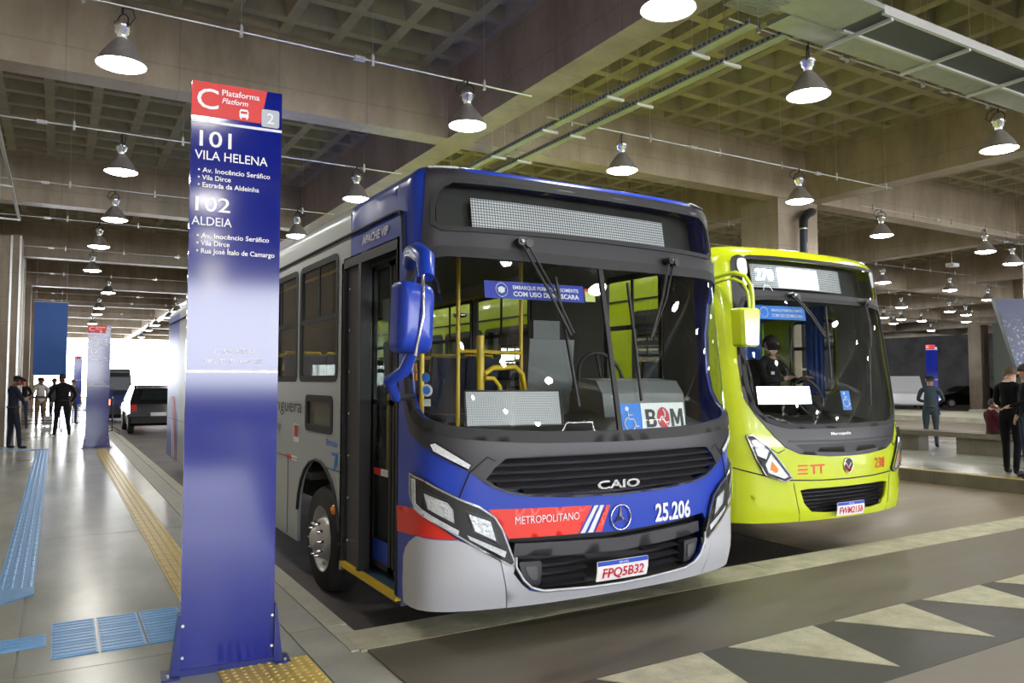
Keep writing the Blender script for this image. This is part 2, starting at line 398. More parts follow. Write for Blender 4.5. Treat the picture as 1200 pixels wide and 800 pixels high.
# ---- right-hand platform with its yellow line, kerb and bench
pr = tag(MB().box((13.62, -24, -0.5), (20.4, 80, -0.01)).obj('floor', M_floor), kind='structure')
for j in range(len(ys)-1):
    slab(13.62, 17.0, ys[j], ys[j+1], M_floor, pr); slab(17.0, 20.4, ys[j], ys[j+1], M_floor, pr)
yy = -6
while yy < 60:
    MB().box((13.38, yy+.003, -0.5), (13.618, yy+1.997, 0.001)).obj('kerb_stone', M_plat, pr)
    MB().box((20.402, yy+.003, -0.5), (20.64, yy+1.997, 0.001)).obj('kerb_stone', M_kerb, pr)
    yy += 2
MB().box((13.46, -6, 0.0), (13.56, 60, 0.006)).obj('yellow_line', M_yline, pr)
p3 = tag(MB().box((34.0, -10, -0.5), (41, 70, 0)).obj('floor', M_kerb), kind='structure')
MB().box((44.5, 22, LZ), (62, 24.5, -0.02)).obj('kerb_stone', M_kerb, p3)
def bench(y0, y1, label):
    e = empty('concrete_bench', (17.3, (y0+y1)/2, 0), 0, label, 'bench', 'long concrete benches on the right platform')
    L = (y1-y0)/2
    MB().box((-0.32, -L, 0.36), (0.32, L, 0.47)).obj('seat_slab', M_plat, e)
    for s in (-0.62, 0.25) if L < 3 else (-0.75, -0.15, 0.5):
        MB().box((-0.2, s*L, 0.0), (0.2, s*L+0.62+0.5*(s == -0.15), 0.36)).obj('leg', M_plat, e)
    return e
bench(6.0, 12.1, 'long concrete bench nearest the two dark-suited men')
bench(13.4, 19, 'long concrete bench further back, hidden behind the yellow bus')
MB().box((-0.4,-3,0.42),(0.4,3,0.53)).box((-0.3,-2.4,0),(0.3,-1.2,0.42)).box((-0.3,1.2,0),(0.3,2.4,0.42)).obj('concrete_bench', M_kerb, None, (26.0, 15.5, LZ)) if False else None

# ================================================================ LAMPS
def lamp_meshes():
    h = MB()   # bell: outer and inner shell
    prof = [(0.048,0.245),(0.052,0.235),(0.075,0.215),(0.115,0.165),(0.16,0.10),(0.195,0.04),(0.215,0.0),(0.219,-0.004),(0.215,-0.006),(0.208,0.0),(0.188,0.04),(0.153,0.10),(0.108,0.165),(0.06,0.21)]
    h.lathe(prof, (0,0,0), 28); m1 = h.mesh('reflector', M_alu)
    l = MB(); l.lathe([(0.0,-0.040),(0.07,-0.037),(0.13,-0.027),(0.18,-0.012),(0.204,0.002)], (0,0,0), 28); m2 = l.mesh('lens', M_lens)
    n = MB(); n.lathe([(0.0,0.40),(0.045,0.40),(0.075,0.385),(0.075,0.345),(0.062,0.335),(0.062,0.30),(0.045,0.29),(0.045,0.245)], (0,0,0), 18)
    n.lathe([(0.078,0.352),(0.083,0.347),(0.078,0.342)], (0,0,0), 18); m3 = n.mesh('gear_housing', M_alubright)
    k = MB(); k.tube([(-0.075,0,0.34),(-0.085,0,0.42),(-0.04,0,0.47),(0.0,0,0.475),(0.05,0,0.46),(0.085,0,0.42),(0.08,0,0.34)], 0.007, 6)
    k.tube([(0.0,0,0.475),(0,0,0.54)], 0.012, 6)
    k.tube([(0.06,0.02,0.36),(0.14,0.03,0.42),(0.12,0.02,0.50),(0.03,0,0.53)], 0.006, 6); m4 = k.mesh('hanging_bracket', M_black)
    return m1, m2, m3, m4
LM = lamp_meshes()
def lamp(x, y, z, label, group=None):
    e = empty('pendant_lamp', (x, y, z), random.uniform(0, 6), label, 'lamp', group)
    for nm, me in zip(('reflector', 'lens', 'gear_housing', 'hanging_bracket'), LM): link(nm, me, e)
    return e
L0 = 'bell-shaped metal high-bay lamp '
NAMED = [
 (0.44,7.81,'hanging against the big beam, nearest the platform sign'), (0.70,11.88,'second in the line above the left platform'),
 (0.83,15.50,'third in the line above the left platform'), (0.72,18.82,'fourth in the line above the left platform'),
 (0.74,23.0,'fifth in the line above the left platform'), (1.4,28.6,'sixth in the line above the left platform'),
 (1.4,34.9,'seventh in the line above the left platform'), (1.45,38.1,'eighth in the line above the left platform'),
 (1.5,44.5,'ninth in the line above the left platform'),
 (4.3,34.9,'nearest of the small far ones left of the big sign'), (4.4,38.4,'second of the small far ones left of the big sign'),
 (4.4,44.1,'third of the small far ones left of the big sign'), (4.5,48.8,'fourth of the small far ones left of the big sign'), (4.8,56.8,'farthest of the small ones left of the big sign'),
 (4.04,4.44,'cut off by the top edge'), (3.96,7.70,'before the big beam above the blue bus'),
 (4.06,11.76,'just left of the roof edge of the blue bus'), (4.09,15.40,'small, between the sign and the roof of the blue bus'),
 (6.52,5.10,'under the waffle ceiling, left of the wide tray'), (6.66,8.28,'yellow-lit, over the right end of the blue bus roof'),
 (10.12,5.10,'near the right edge, hanging under the wide tray'), (10.29,8.26,'in front of the column with the black downpipe'),
 (14.15,9.40,'first to the right of the yellow bus roof'), (17.95,9.41,'high on the right, left of its close neighbour'),
 (20.38,10.04,'at the right edge of the picture'), (20.99,13.94,'small, close beside the curved top of the yellow bus'),
 (24.62,14.04,'small, below the white floodlight on the right'), (28.7,18.3,'far right field, third left of the concrete pillar'),
 (32.7,21.7,'far right field, touching the yellow bus edge'), (34.3,21.9,'far right field, faint one behind the third'),
 (36.5,23.7,'far right field, low beside the yellow bus'), (36.1,22.0,'far right field, over the hanging blue sign'),
 (32.2,18.4,'far right field, yellow-lit over the dark car'), (34.5,19.0,'far right field, just left of the pillar top'),
 (38.5,21.2,'far right field, low just left of the pillar top'), (28.7,15.0,'far right field, above the pillar top, yellow-lit'),
 (43.4,25.9,'far right field, lowest one before the pale beam')]
for x, y, t in NAMED: lamp(x, y, 4.5, L0 + t)
for x in (0.6, 4.05, 6.6, 10.15):     # the same rows go on behind the photographer and over the buses
    for y in (-15.5, -12.0, -7.5, -4.0, 0.4):
        lamp(x, y, 4.5, L0 + 'of the rows behind the photographer', 'lamps behind the photographer')
for x in (14.2, 18.0, 22.3):
    for y in (-7.5, 0.4, 4.5): lamp(x, y, 4.5, L0 + 'right of the view', 'lamps right of the view')
for x in (6.6, 10.15):
    for y in (12.0, 15.6, 20.0, 23.6, 28.0, 31.6, 40, 48): lamp(x, y, 4.5, L0 + 'hidden over the parked buses', 'lamps over the buses')
for x in (14.2, 18.0):
    for y in (15.6, 23.6, 31.6): lamp(x, y, 4.5, L0 + 'hidden behind the yellow bus', 'lamps behind the yellow bus')
# ---- conduits carrying the lamps
def conduit(y, x0, x1, label, z=5.03):
    e = empty('conduit', ((x0+x1)/2, y, z), 0, label, 'conduit', 'thin conduits that carry the lamps')
    h = (x1-x0)/2
    MB().cyl((-h, 0, 0), (h, 0, 0), 0.011, 8).obj('pipe', M_galv, e)
    x = -h+0.4
    while x < h:
        b = MB(); b.cbox((x, 0, 0.0), (0.03, 0.035, 0.1)); b.cbox((x, 0, 0.06), (0.02, 0.03, 0.02)); b.obj('clip', M_galv, e)
        MB().cyl((x, 0, 0.05), (x, 0, 1.2), 0.003, 5).obj('rod', M_galv, e)
        x += 1.36
    for x in (-h*0.3, h*0.45): MB().cbox((x, 0, -0.005), (0.12, 0.05, 0.045)).obj('junction_box', M_galv, e)
conduit(7.75, -3.0, 4.85, 'thin steel conduit across the big beam, top left')
conduit(11.82, -3.0, 4.85, 'thin steel conduit, second row back on the left')
conduit(15.45, -3.0, 4.85, 'thin steel conduit, third row back on the left'); conduit(18.83, -3.0, 4.85, 'thin steel conduit, fourth row back on the left')
conduit(5.1, 5.4, 10.3, 'thin steel conduit under the waffle bay, top right'); conduit(8.27, 5.4, 12.8, 'thin steel conduit along the big beam above the buses')
conduit(9.4, 13.5, 20.9, 'thin steel conduit right of the downpipe column'); conduit(13.95, 13.5, 26, 'thin steel conduit farther back on the right')
for y in (23.05, 28.6, 34.9, 38.1, 44.3, 48.8, 56.8): conduit(y, -3.0, 5.0, 'thin steel conduit in the far rows on the left')
for y in (-15.5, -12.0, -7.5, -4.0, 0.4, 12.0, 15.6, 20.0, 23.6, 28.0, 31.6, 40, 48): conduit(y, 5.4, 12.8, 'thin steel conduit over the bus lanes, out of sight')
for y in (-15.5, -12.0, -7.5, -4.0, 0.4): conduit(y, -3.0, 4.9, 'thin steel conduit behind the photographer')
for y in (-7.5, 0.4, 4.5): conduit(y, 13.5, 22.6, 'thin steel conduit right of the view')
for y in (15.6, 23.6, 31.6): conduit(y, 13.5, 20.9, 'thin steel conduit behind the yellow bus')
conduit(4.44, 0.5, 4.9, 'thin steel conduit of the lamp cut off by the top edge')
for x, y in ((28.7,18.3),(32.7,21.7),(34.3,21.9),(36.5,23.7),(36.1,22.0),(32.2,18.4),(34.5,19.0),(38.5,21.2),(28.7,15.0),(43.4,25.9)): conduit(y, x-1.2, x+1.2, 'short conduit in the far right lamp field')
conduit(10.04, 19.6, 21.0, 'short steel conduit at the right edge')
# ---- cable trays
def tray_y(x, y0, y1, z, label):
    e = empty('cable_tray', (x, (y0+y1)/2, z), 0, label, 'cable tray', 'pair of narrow cable trays')
    h = (y1-y0)/2
    b = MB(); b.box((-0.055, -h, 0), (0.055, h, 0.004)); b.box((-0.058, -h, 0), (-0.053, h, 0.06)); b.box((0.053, -h, 0), (0.058, h, 0.06)); b.obj('channel', M_tray, e)
    y = -h+0.02
    s = MB()
    while y < min(h, -h+8):
        s.box((-0.0605, y, 0.018), (-0.0585, y+0.035, 0.042)); y += 0.07
    tag(s.obj('slot_row', M_trayd, e), kind='stuff')
    y = -h+0.75
    while y < h:
        MB().cbox((0.03, y, -0.018), (0.26, 0.035, 0.03)).obj('cross_bar', M_rail, e)
        for q in (-0.075, 0.14): MB().cyl((q, y, -0.02), (q, y, 1.2), 0.004, 5).obj('rod', M_galv, e)
        y += 1.42
tray_y(5.66, 5.03, 33, 5.0, 'left one of two slotted cable trays running back over the blue bus')
tray_y(6.12, 5.03, 33, 5.0, 'right one of two slotted cable trays running back over the blue bus')
e = empty('cable_tray', (5.9, 4.55, 5.0), 0, 'wide covered cable tray with white cross bars crossing the top right corner', 'cable tray')
b = MB(); b.box((-0.1, 0.15, 0), (12, 0.45, 0.05)); b.box((-0.9, -0.35, 0.0), (0.55, 0.16, 0.05)); b.obj('cover', M_tray, e)
MB().box((0.55, -0.3, 0.012), (12, 0.12, 0.03)).obj('ladder_bed', M_trayd, e)
for yy in (-0.30, 0.13): MB().box((0.6, yy-0.018, -0.012), (12, yy+0.018, 0.075)).obj('side_rail', M_rail, e)
x = 0.72
while x < 12:
    MB().box((x, -0.3, -0.04), (x+0.04, 0.45, -0.012)).obj('cross_bar', M_rail, e)
    for q in (-0.3, 0.13): MB().cyl((x+0.02, q, -0.02), (x+0.02, q, 1.2), 0.004, 5).obj('rod', M_galv, e)
    x += 1.3
b = MB()
for k in range(20): b.cbox((-0.55, -0.2+k*0.028, -0.004), (0.5, 0.006, 0.008))
tag(b.obj('rib_row', M_tray, e), kind='stuff')
# downpipe on the column
e = empty('downpipe', (12.62, 10.05, 0), 0, 'black downpipe with an elbow at its top on the grey column', 'pipe')
MB().tube([(0.34, 0.1, 4.98), (0.28, 0.02, 4.96), (0.12, 0, 4.9), (0, 0, 4.78), (0, 0, 4.6)], 0.085, 12).obj('elbow', M_black, e)
MB().cyl((0, 0, LZ), (0, 0, 4.6), 0.075, 12).obj('pipe', mat('pipe_blue_black', (0.02, 0.03, 0.05), 0.35), e)
for z in (4.58, 3.2, 1.8): MB().lathe([(0.078, 0), (0.083, 0.005), (0.083, 0.035), (0.078, 0.04)], (0, 0, z), 14).obj('pipe_clamp', M_galv, e)

# ================================================================ PLATFORM SIGNS (totems)
def totem(loc, rz, label, rich=True):
    e = empty('platform_sign', loc, rz, label, 'sign')
    Wd, Hh = 0.492, 3.29
    MB().box((0, 0, 0.02), (Wd, 0.05, Hh)).obj('panel', M_totem, e)
    b = MB(); b.prism([(0, 3.095), (0.372, 3.095), (0.408, 3.29), (0, 3.29)], -0.004, -0.0005, tf=lambda x, y, z: (x, z, y)); b.obj('red_header', M_totem_red, e)
    MB().box((0.0, -0.004, 3.055), (Wd, -0.0005, 3.07)).obj('white_rule', M_totem_white, e)
    MB().box((0.0, -0.004, 1.645), (Wd, -0.0005, 1.66)).obj('white_rule', M_totem_white, e)
    b = MB(); P = []
    for cx, cz, a0 in ((0.465,3.17,0),(0.39,3.17,90),(0.39,3.09,180),(0.465,3.09,270)):
        for k in range(4): P.append((cx+0.012*cos(radians(a0+30*k)), cz+0.012*sin(radians(a0+30*k))))
    b.prism(P, -0.005, -0.0005, tf=lambda x, y, z: (x, z, y)); b.obj('number_tile', M_totem_grey, e)
    T = lambda *a, **k: flat_text('lettering', e, *a, **k)
    Wt = M_totem_white
    T('C', 0.028, 0.142, 3.138, 0.115, -0.006, Wt, bold=0.005)
    T('2', 0.408, 0.447, 3.10, 0.06, -0.007, Wt, bold=0.01)
    if rich:
        T('Plataforma', 0.16, 0.365, 3.227, 0.033, -0.006, Wt, bold=0.012); T('Platform', 0.16, 0.302, 3.182, 0.03, -0.006, Wt, bold=0.008, shear=0.25)
        T('101', 0.045, 0.215, 2.922, 0.088, -0.006, Wt, bold=0.01); T('VILA HELENA', 0.022, 0.415, 2.846, 0.05, -0.006, Wt, bold=0.006)
        T('102', 0.03, 0.215, 2.553, 0.08, -0.006, Wt, bold=0.01); T('ALDEIA', 0.012, 0.225, 2.472, 0.048, -0.006, Wt, bold=0.006)
        for txt, x1, z in (('• Av. Inocêncio Seráfico', 0.43, 2.772), ('• Vila Dirce', 0.215, 2.730), ('• Estrada da Aldeinha', 0.37, 2.688),
                           ('• Av. Inocêncio Seráfico', 0.43, 2.400), ('• Vila Dirce', 0.215, 2.358), ('• Rua José Ítalo de Camargo', 0.462, 2.314)):
            T(txt, 0.04, x1, z, 0.027, -0.006, Wt, bold=0.014)
        T('ETT CARAPICUÍBA', 0.14, 0.36, 1.752, 0.022, -0.006, Wt); T('0800 177 171 / 4187 7800', 0.10, 0.40, 1.70, 0.02, -0.006, Wt)
        b = MB()   # small bus symbol
        b.prism([(0.255,3.115),(0.305,3.115),(0.305,3.15),(0.298,3.162),(0.262,3.162),(0.255,3.15)], -0.006, -0.004, tf=lambda x, y, z: (x, z, y))
        b.box((0.26,-0.006,3.105),(0.268,-0.004,3.116)); b.box((0.292,-0.006,3.105),(0.30,-0.004,3.116)); b.obj('bus_symbol', Wt, e)
        MB().box((0.262,-0.0075,3.137),(0.298,-0.006,3.15)).obj('bus_symbol', M_totem_red, e)
    for s, x in ((-1, 0.0), (1, Wd)):      # folded feet with bolts
        b = MB(); b.add([(x, -0.02, 0.0), (x, -0.02, 0.33), (x+s*0.012, -0.02, 0.33), (x+s*0.05, -0.02, 0.0), (x, 0.07, 0.0), (x, 0.07, 0.33), (x+s*0.012, 0.07, 0.33), (x+s*0.05, 0.07, 0.0)],
              [(0,3,2,1),(4,5,6,7),(0,1,5,4),(1,2,6,5),(2,3,7,6),(3,0,4,7)])
        b.box((min(x, x+s*0.09), -0.06, 0.001), (max(x, x+s*0.09), 0.1, 0.013)); b.obj('foot_bracket', M_darkblue, e)
        for z in (0.1, 0.27): MB().cyl((x-s*0.012, -0.004, z), (x-s*0.012, -0.012, z), 0.008, 8).obj('bolt', M_galv, e)
        MB().cyl((x+s*0.06, -0.02, 0.012), (x+s*0.06, -0.02, 0.024), 0.009, 8).obj('bolt', M_galv, e)
    MB().box((0, -0.012, 0.0), (Wd, 0.06, 0.035)).obj('base_plate', M_darkblue, e)
    return e
totem((0.614, 4.579, 0), radians(-4.8), 'tall blue platform sign with red header, letter C and routes 101 and 102, nearest')
totem((0.62, 21.0, 0), radians(-2), 'blue platform sign farther along the left platform, second one', True).scale = (1, 1, 0.89)
totem((1.0, 60, 0), 0, 'small far blue platform sign half behind the second one', False)
totem((35.2, 21.3, 0), radians(-52), 'distant blue platform sign above the standing guard on the right', False)
# ================================================================ BUSES
M_bblue = mat('bus_blue', (0.014, 0.050, 0.43), 0.28, coat=0.12, spec=.4)
M_bgrey = mat('bus_grey', (0.38, 0.42, 0.43), 0.32, 0.1, coat=0.1)
M_silver = mat('bumper_silver', (0.52, 0.53, 0.58), 0.28, 0.15, coat=0.3)
M_mask = mat('mask_black', (0.028, 0.027, 0.034), 0.42)
M_dark = mat('dark_trim', (0.012, 0.012, 0.014), 0.5)
M_rub = mat('rubber', (0.02, 0.02, 0.022), 0.65)
M_redp = mat('stripe_red', (0.78, 0.035, 0.02), 0.32)
M_whitep = mat('stripe_white', (0.75, 0.76, 0.8), 0.3)
M_chrome = mat('chrome', (0.75, 0.76, 0.78), 0.12, 1.0)
M_refl = mat('lamp_reflector', (0.8, 0.82, 0.85), 0.2, 0.35, bump=1.0, bscale=45)
M_clear = mat('clear_white_lens', (0.75, 0.77, 0.8), 0.1, noise=0.2, nscale=60)
M_amber = mat('amber_lens', (0.9, 0.28, 0.02), 0.2)
M_lime = mat('bus_lime', (0.52, 0.62, 0.01), 0.22, coat=0.6)
M_yel = mat('yellow_pole', (0.75, 0.50, 0.02), 0.35)
M_int = mat('interior_grey', (0.22, 0.23, 0.24), 0.6)
M_intd = mat('dash_dark', (0.07, 0.075, 0.08), 0.55)
M_seat = mat('seat_blue', (0.03, 0.05, 0.12), 0.7)
M_tyre = mat('tyre', (0.022, 0.022, 0.022), 0.75, bump=0.3, bscale=80)
M_rim = mat('rim_paint', (0.5, 0.5, 0.5), 0.35, 0.5)
M_card = mat('card_white', (0.75, 0.77, 0.8), 0.4)
M_cardblue = mat('card_blue', (0.02, 0.2, 0.75), 0.35)
M_banner = mat('banner_blue', (0.01, 0.03, 0.42), 0.4)
M_plate_w = mat('plate_white', (0.8, 0.78, 0.8), 0.35)
M_plate_b = mat('plate_blue', (0.01, 0.06, 0.5), 0.35)
M_plate_r = mat('plate_red', (0.5, 0.02, 0.04), 0.4)
M_glass = glassmat('windscreen_glass', (0.90, 0.94, 0.92), 0.015, 1.6)
M_glasst = glassmat('tinted_side_glass', (0.75, 0.79, 0.76), 0.02, 1.5)
M_cover = glassmat('lamp_cover', (0.92, 0.94, 0.95), 0.02, 1.45)
def dotgrid(name, on, off, scale, emit=0.0):
    m = bpy.data.materials.new(name); m.use_nodes = True; nt = m.node_tree; b = nt.nodes['Principled BSDF']
    tc = nt.nodes.new('ShaderNodeTexCoord'); sx = nt.nodes.new('ShaderNodeSeparateXYZ'); nt.links.new(tc.outputs['Object'], sx.inputs[0])
    o = []
    for ax in 'XZ':
        p = nt.nodes.new('ShaderNodeMath'); p.operation = 'PINGPONG'; p.inputs[1].default_value = scale/2; nt.links.new(sx.outputs[ax], p.inputs[0])
        g = nt.nodes.new('ShaderNodeMath'); g.operation = 'GREATER_THAN'; g.inputs[1].default_value = scale*0.16; nt.links.new(p.outputs[0], g.inputs[0]); o.append(g)
    q = nt.nodes.new('ShaderNodeMath'); q.operation = 'MULTIPLY'; nt.links.new(o[0].outputs[0], q.inputs[0]); nt.links.new(o[1].outputs[0], q.inputs[1])
    mx = nt.nodes.new('ShaderNodeMix'); mx.data_type = 'RGBA'; mx.inputs[6].default_value = (*off, 1); mx.inputs[7].default_value = (*on, 1)
    nt.links.new(q.outputs[0], mx.inputs[0]); nt.links.new(mx.outputs[2], b.inputs['Base Color']); b.inputs['Roughness'].default_value = 0.25
    if emit: nt.links.new(mx.outputs[2], b.inputs['Emission Color']); b.inputs['Emission Strength'].default_value = emit
    MATS[name] = m; return m
M_ledoff = dotgrid('led_matrix_unlit', (0.72, 0.72, 0.78), (0.16, 0.16, 0.18), 0.02)
M_ledon = dotgrid('led_matrix_lit', (0.85, 0.93, 1.0), (0.25, 0.3, 0.35), 0.014, emit=4.5)

class Body:
    """front and sides of a bus as one curved sheet: s runs round the nose from its middle, z is height"""
    def __init__(b, xc, y0, W, D, n, bul, rz0, rk, zt, rs, rf, cf):
        b.xc, b.y0, b.W, b.D, b.n, b.bul, b.rz0, b.rk, b.zt, b.rs, b.rf, b.cf = xc, y0, W, D, n, bul, rz0, rk, zt, rs, rf, cf
        b.P = [(W*sin(pi/2*i/400), b.d(sin(pi/2*i/400))) for i in range(401)]
        b.S = [0]
        for i in range(1, 401): b.S.append(b.S[-1] + hypot(b.P[i][0]-b.P[i-1][0], b.P[i][1]-b.P[i-1][1]))
        b.sc = b.S[-1]
    def d(b, t): return b.D*(1-(max(0, 1-abs(t)**b.n))**(1/b.n)) + b.bul*t*t
    def plan(b, s):
        a = abs(s); sg = -1 if s < 0 else 1
        if a >= b.sc: return sg*b.W, b.P[-1][1]+a-b.sc, sg, 0.0
        lo, hi = 0, 400
        while hi-lo > 1:
            m = (lo+hi)//2
            if b.S[m] <= a: lo = m
            else: hi = m
        f = (a-b.S[lo])/(b.S[hi]-b.S[lo]); p, q = b.P[lo], b.P[hi]; tx, ty = q[0]-p[0], q[1]-p[1]; L = hypot(tx, ty)
        return sg*(p[0]+f*tx), p[1]+f*ty, sg*ty/L, -tx/L
    def __call__(b, s, z, off=0.0):
        x, y, nx, ny = b.plan(s); a = abs(s)
        r = b.rk*(z-b.rz0) if z > b.rz0 else (0.7*(0.35-z)**1.3 if z < 0.35 else 0.0)
        w = 1-b.cf*(a/b.sc)**2 if a < b.sc else (1-b.cf)*max(0, 1-(a-b.sc)/0.35)
        k = min(1, max(0, (a-b.sc*.7)/(b.sc*.3))); R = b.rf+(b.rs-b.rf)*k; ins = 0
        if z > b.zt-R: h = min(R, z-(b.zt-R)); ins = R-sqrt(max(0, R*R-h*h))
        return (b.xc+x+nx*(off-ins), b.y0+y+r*w+ny*(off-ins), z)
def inpoly(p, P):
    c = False; x, y = p; j = len(P)-1
    for i in range(len(P)):
        xi, yi = P[i]; xj, yj = P[j]
        if (yi > y) != (yj > y) and x < (xj-xi)*(y-yi)/(yj-yi)+xi: c = not c
        j = i
    return c
def dens(P, r, sidecoarse=True):
    out = []
    for i in range(len(P)):
        a, b = P[i], P[(i+1) % len(P)]; L = hypot(b[0]-a[0], b[1]-a[1])
        rr = r if (min(abs(a[0]), abs(b[0])) < 1.95 or abs(b[0]-a[0]) < 1e-3) else max(r, 0.5)
        n = max(1, int(L/rr+0.5))
        for k in range(n): out.append((a[0]+(b[0]-a[0])*k/n, a[1]+(b[1]-a[1])*k/n))
    return out
def rnd(P, r, n=4):
    """round the corners of a polygon"""
    out = []; N = len(P)
    for i in range(N):
        a, b, c = Vector(P[i-1]), Vector(P[i]), Vector(P[(i+1) % N])
        u = (a-b); v = (c-b); k = min(r, u.length*0.45, v.length*0.45)
        p = b+u.normalized()*k; q = b+v.normalized()*k
        for j in range(n+1):
            t = j/n; out.append(tuple(p*(1-t)**2+b*2*t*(1-t)+q*t*t))
    return out
def inset(P, d):
    """shrink (d>0) or grow (d<0) a counter-clockwise or clockwise polygon"""
    A = sum(P[i-1][0]*P[i][1]-P[i][0]*P[i-1][1] for i in range(len(P))); sg = 1 if A > 0 else -1
    out = []; N = len(P)
    for i in range(N):
        a, b, c = Vector(P[i-1]), Vector(P[i]), Vector(P[(i+1) % N])
        e1 = (b-a).normalized() if (b-a).length > 1e-7 else (c-b).normalized(); e2 = (c-b).normalized() if (c-b).length > 1e-7 else e1
        n1 = Vector((-e1.y, e1.x))*sg; n2 = Vector((-e2.y, e2.x))*sg; m = n1+n2
        if m.length < 1e-6: m = n1
        m.normalize(); k = d/max(0.45, m.dot(n1)); out.append(tuple(b+m*k))
    return out
def mir(P): return [(-s, z) for s, z in reversed(P)]
def sym(L): return L + [(-s, z) for s, z in reversed(L) if abs(s) > 1e-6]
def rect(s0, s1, z0, z1): return [(s0, z0), (s1, z0), (s1, z1), (s0, z1)]
def patch(B, name, P, m, parent, off=0.0, th=0.006, holes=(), res=0.07, smooth=True, back=False):
    P = dens(P, res); H = [dens(h, res) for h in holes]
    vs = []; es = []
    for L in [P]+H:
        n = len(vs); vs += L; es += [(n+i, n+(i+1) % len(L)) for i in range(len(L))]
    s0, s1 = min(p[0] for p in P), max(p[0] for p in P); z0, z1 = min(p[1] for p in P), max(p[1] for p in P)
    if s1-s0 > res*1.5 or z1-z0 > res*1.5:
        zs = []; z = z0+res
        while z < z1:
            zs.append(z); z += (res if z < B.zt-0.27 else 0.025)
        s = s0+res
        while s < s1:
            for z in (zs[::3] if abs(s) > 1.95 else zs) if abs(s) > 1.95 and z1 < B.zt-0.3 else zs:
                q = (s, z)
                if inpoly(q, P) and not any(inpoly(q, h) for h in H):
                    if all((q[0]-v[0])**2+(q[1]-v[1])**2 > (res*0.4)**2 if z < B.zt-0.27 else (q[0]-v[0])**2+(q[1]-v[1])**2 > 1e-4 for v in vs[:len(P)+sum(len(h) for h in H)]): vs.append(q)
            s += (0.5 if abs(s) > 1.95 and abs(s+0.5) > 1.95 else res)
    r = delaunay_2d_cdt([Vector(v) for v in vs], es, [], 0, 1e-6)
    V = [(v.x, v.y) for v in r[0]]; F = []
    for f in r[2]:
        c = (sum(V[i][0] for i in f)/len(f), sum(V[i][1] for i in f)/len(f))
        if inpoly(c, P) and not any(inpoly(c, h) for h in H): F.append(tuple(f))
    b = MB(); b.add([B(s, z, off) for s, z in V], F, smooth=smooth)
    if th:
        cnt = {}
        for f in F:
            for i in range(len(f)):
                e = (f[i], f[(i+1) % len(f)]); cnt[e] = 1
        for (i, j) in list(cnt):
            if (j, i) not in cnt:
                b.add([B(*V[i], off), B(*V[j], off), B(*V[j], off-th), B(*V[i], off-th)], [(1, 0, 3, 2)])
    return b.obj(name, m, parent, fix=False)
def stext(B, name, parent, txt, s0, s1, z0, cap, m, off=0.012, bold=0.0, shear=0.0):
    vs, fs = fit_text(txt, s0, s1, z0, cap, bold, shear)
    b = MB(); b.add([B(s, z, off) for s, z in vs], fs); return b.obj(name, m, parent, fix=False)
def stroke(B, name, parent, pts, w, m, off=0.006, closed=False):
    b = MB(); P = []
    for i in range(len(pts)-(0 if closed else 1)):
        a, c = pts[i], pts[(i+1) % len(pts)]; n = max(1, int(hypot(c[0]-a[0], c[1]-a[1])/0.06))
        for k in range(n): P.append((a[0]+(c[0]-a[0])*k/n, a[1]+(c[1]-a[1])*k/n))
    if not closed: P.append(pts[-1])
    b.tube([B(s, z, off) for s, z in P], w/2, 6, closed=closed); return b.obj(name, m, parent)
def roundwheel(parent, x, y, z, side, R=0.46):
    """tyre, rim, hub and nuts; side -1 faces -x"""
    t = MB(); w = 0.26*side*-1
    t.lathe([(R*0.62, 0.0), (R*0.66, -0.012*-side*-1), (R*0.93, 0.0), (R, 0.05*-side), (R, w-0.05*-side), (R*0.93, w), (R*0.62, w)], (x, y, z), 40, axis='X')
    ty = t.obj('wheel', M_tyre, parent)
    g = MB()
    for k in range(3): g.lathe([(R+0.001, 0.07+0.06*k), (R+0.003, 0.075+0.06*k), (R+0.001, 0.08+0.06*k)], (x, y, z), 40, axis='X')
    g.obj('tread_groove', M_dark, ty)
    r = MB(); s = -side
    r.lathe([(R*0.63, -0.0*s), (R*0.60, 0.01*s), (R*0.57, 0.07*s), (R*0.50, 0.085*s), (R*0.40, 0.03*s), (R*0.36, -0.02*s), (R*0.22, -0.025*s), (R*0.20, -0.07*s), (R*0.15, -0.085*s), (0.0, -0.09*s)], (x, y, z), 32, axis='X')
    r.obj('rim', M_rim, ty)
    for k in range(10):
        a = 2*pi*k/10; cy, cz = y+R*0.31*cos(a), z+R*0.31*sin(a)
        MB().tube([(x-0.01*s, cy, cz), (x-0.05*s, cy, cz), (x-0.075*s, cy, cz)], 0.015, 8, radii=[0.017, 0.016, 0.009]).obj('wheel_nut', M_chrome, ty)
    return ty
def pole(parent, pts, r=0.016, m=None, name='grab_pole'): return MB().tube(pts, r, 8).obj(name, m or M_yel, parent)
def seat(parent, x, y, z, m, w=0.42):
    b = MB(); b.cbox((x, y, z+0.42), (w, 0.42, 0.08)); s = b.obj('passenger_seat', m, parent)
    MB().cbox((x, y+0.22, z+0.78), (w, 0.07, 0.66), rx=0.12).obj('backrest', m, s)
    MB().cbox((x, y, z+0.19), (0.06, 0.3, 0.38)).obj('pedestal', M_dark, s)
    MB().tube([(x-w/2, y+0.24, z+0.95), (x-w/2+0.03, y+0.26, z+1.14), (x+w/2-0.03, y+0.26, z+1.14), (x+w/2, y+0.24, z+0.95)], 0.013, 6).obj('handle', M_yel, s)
    return s
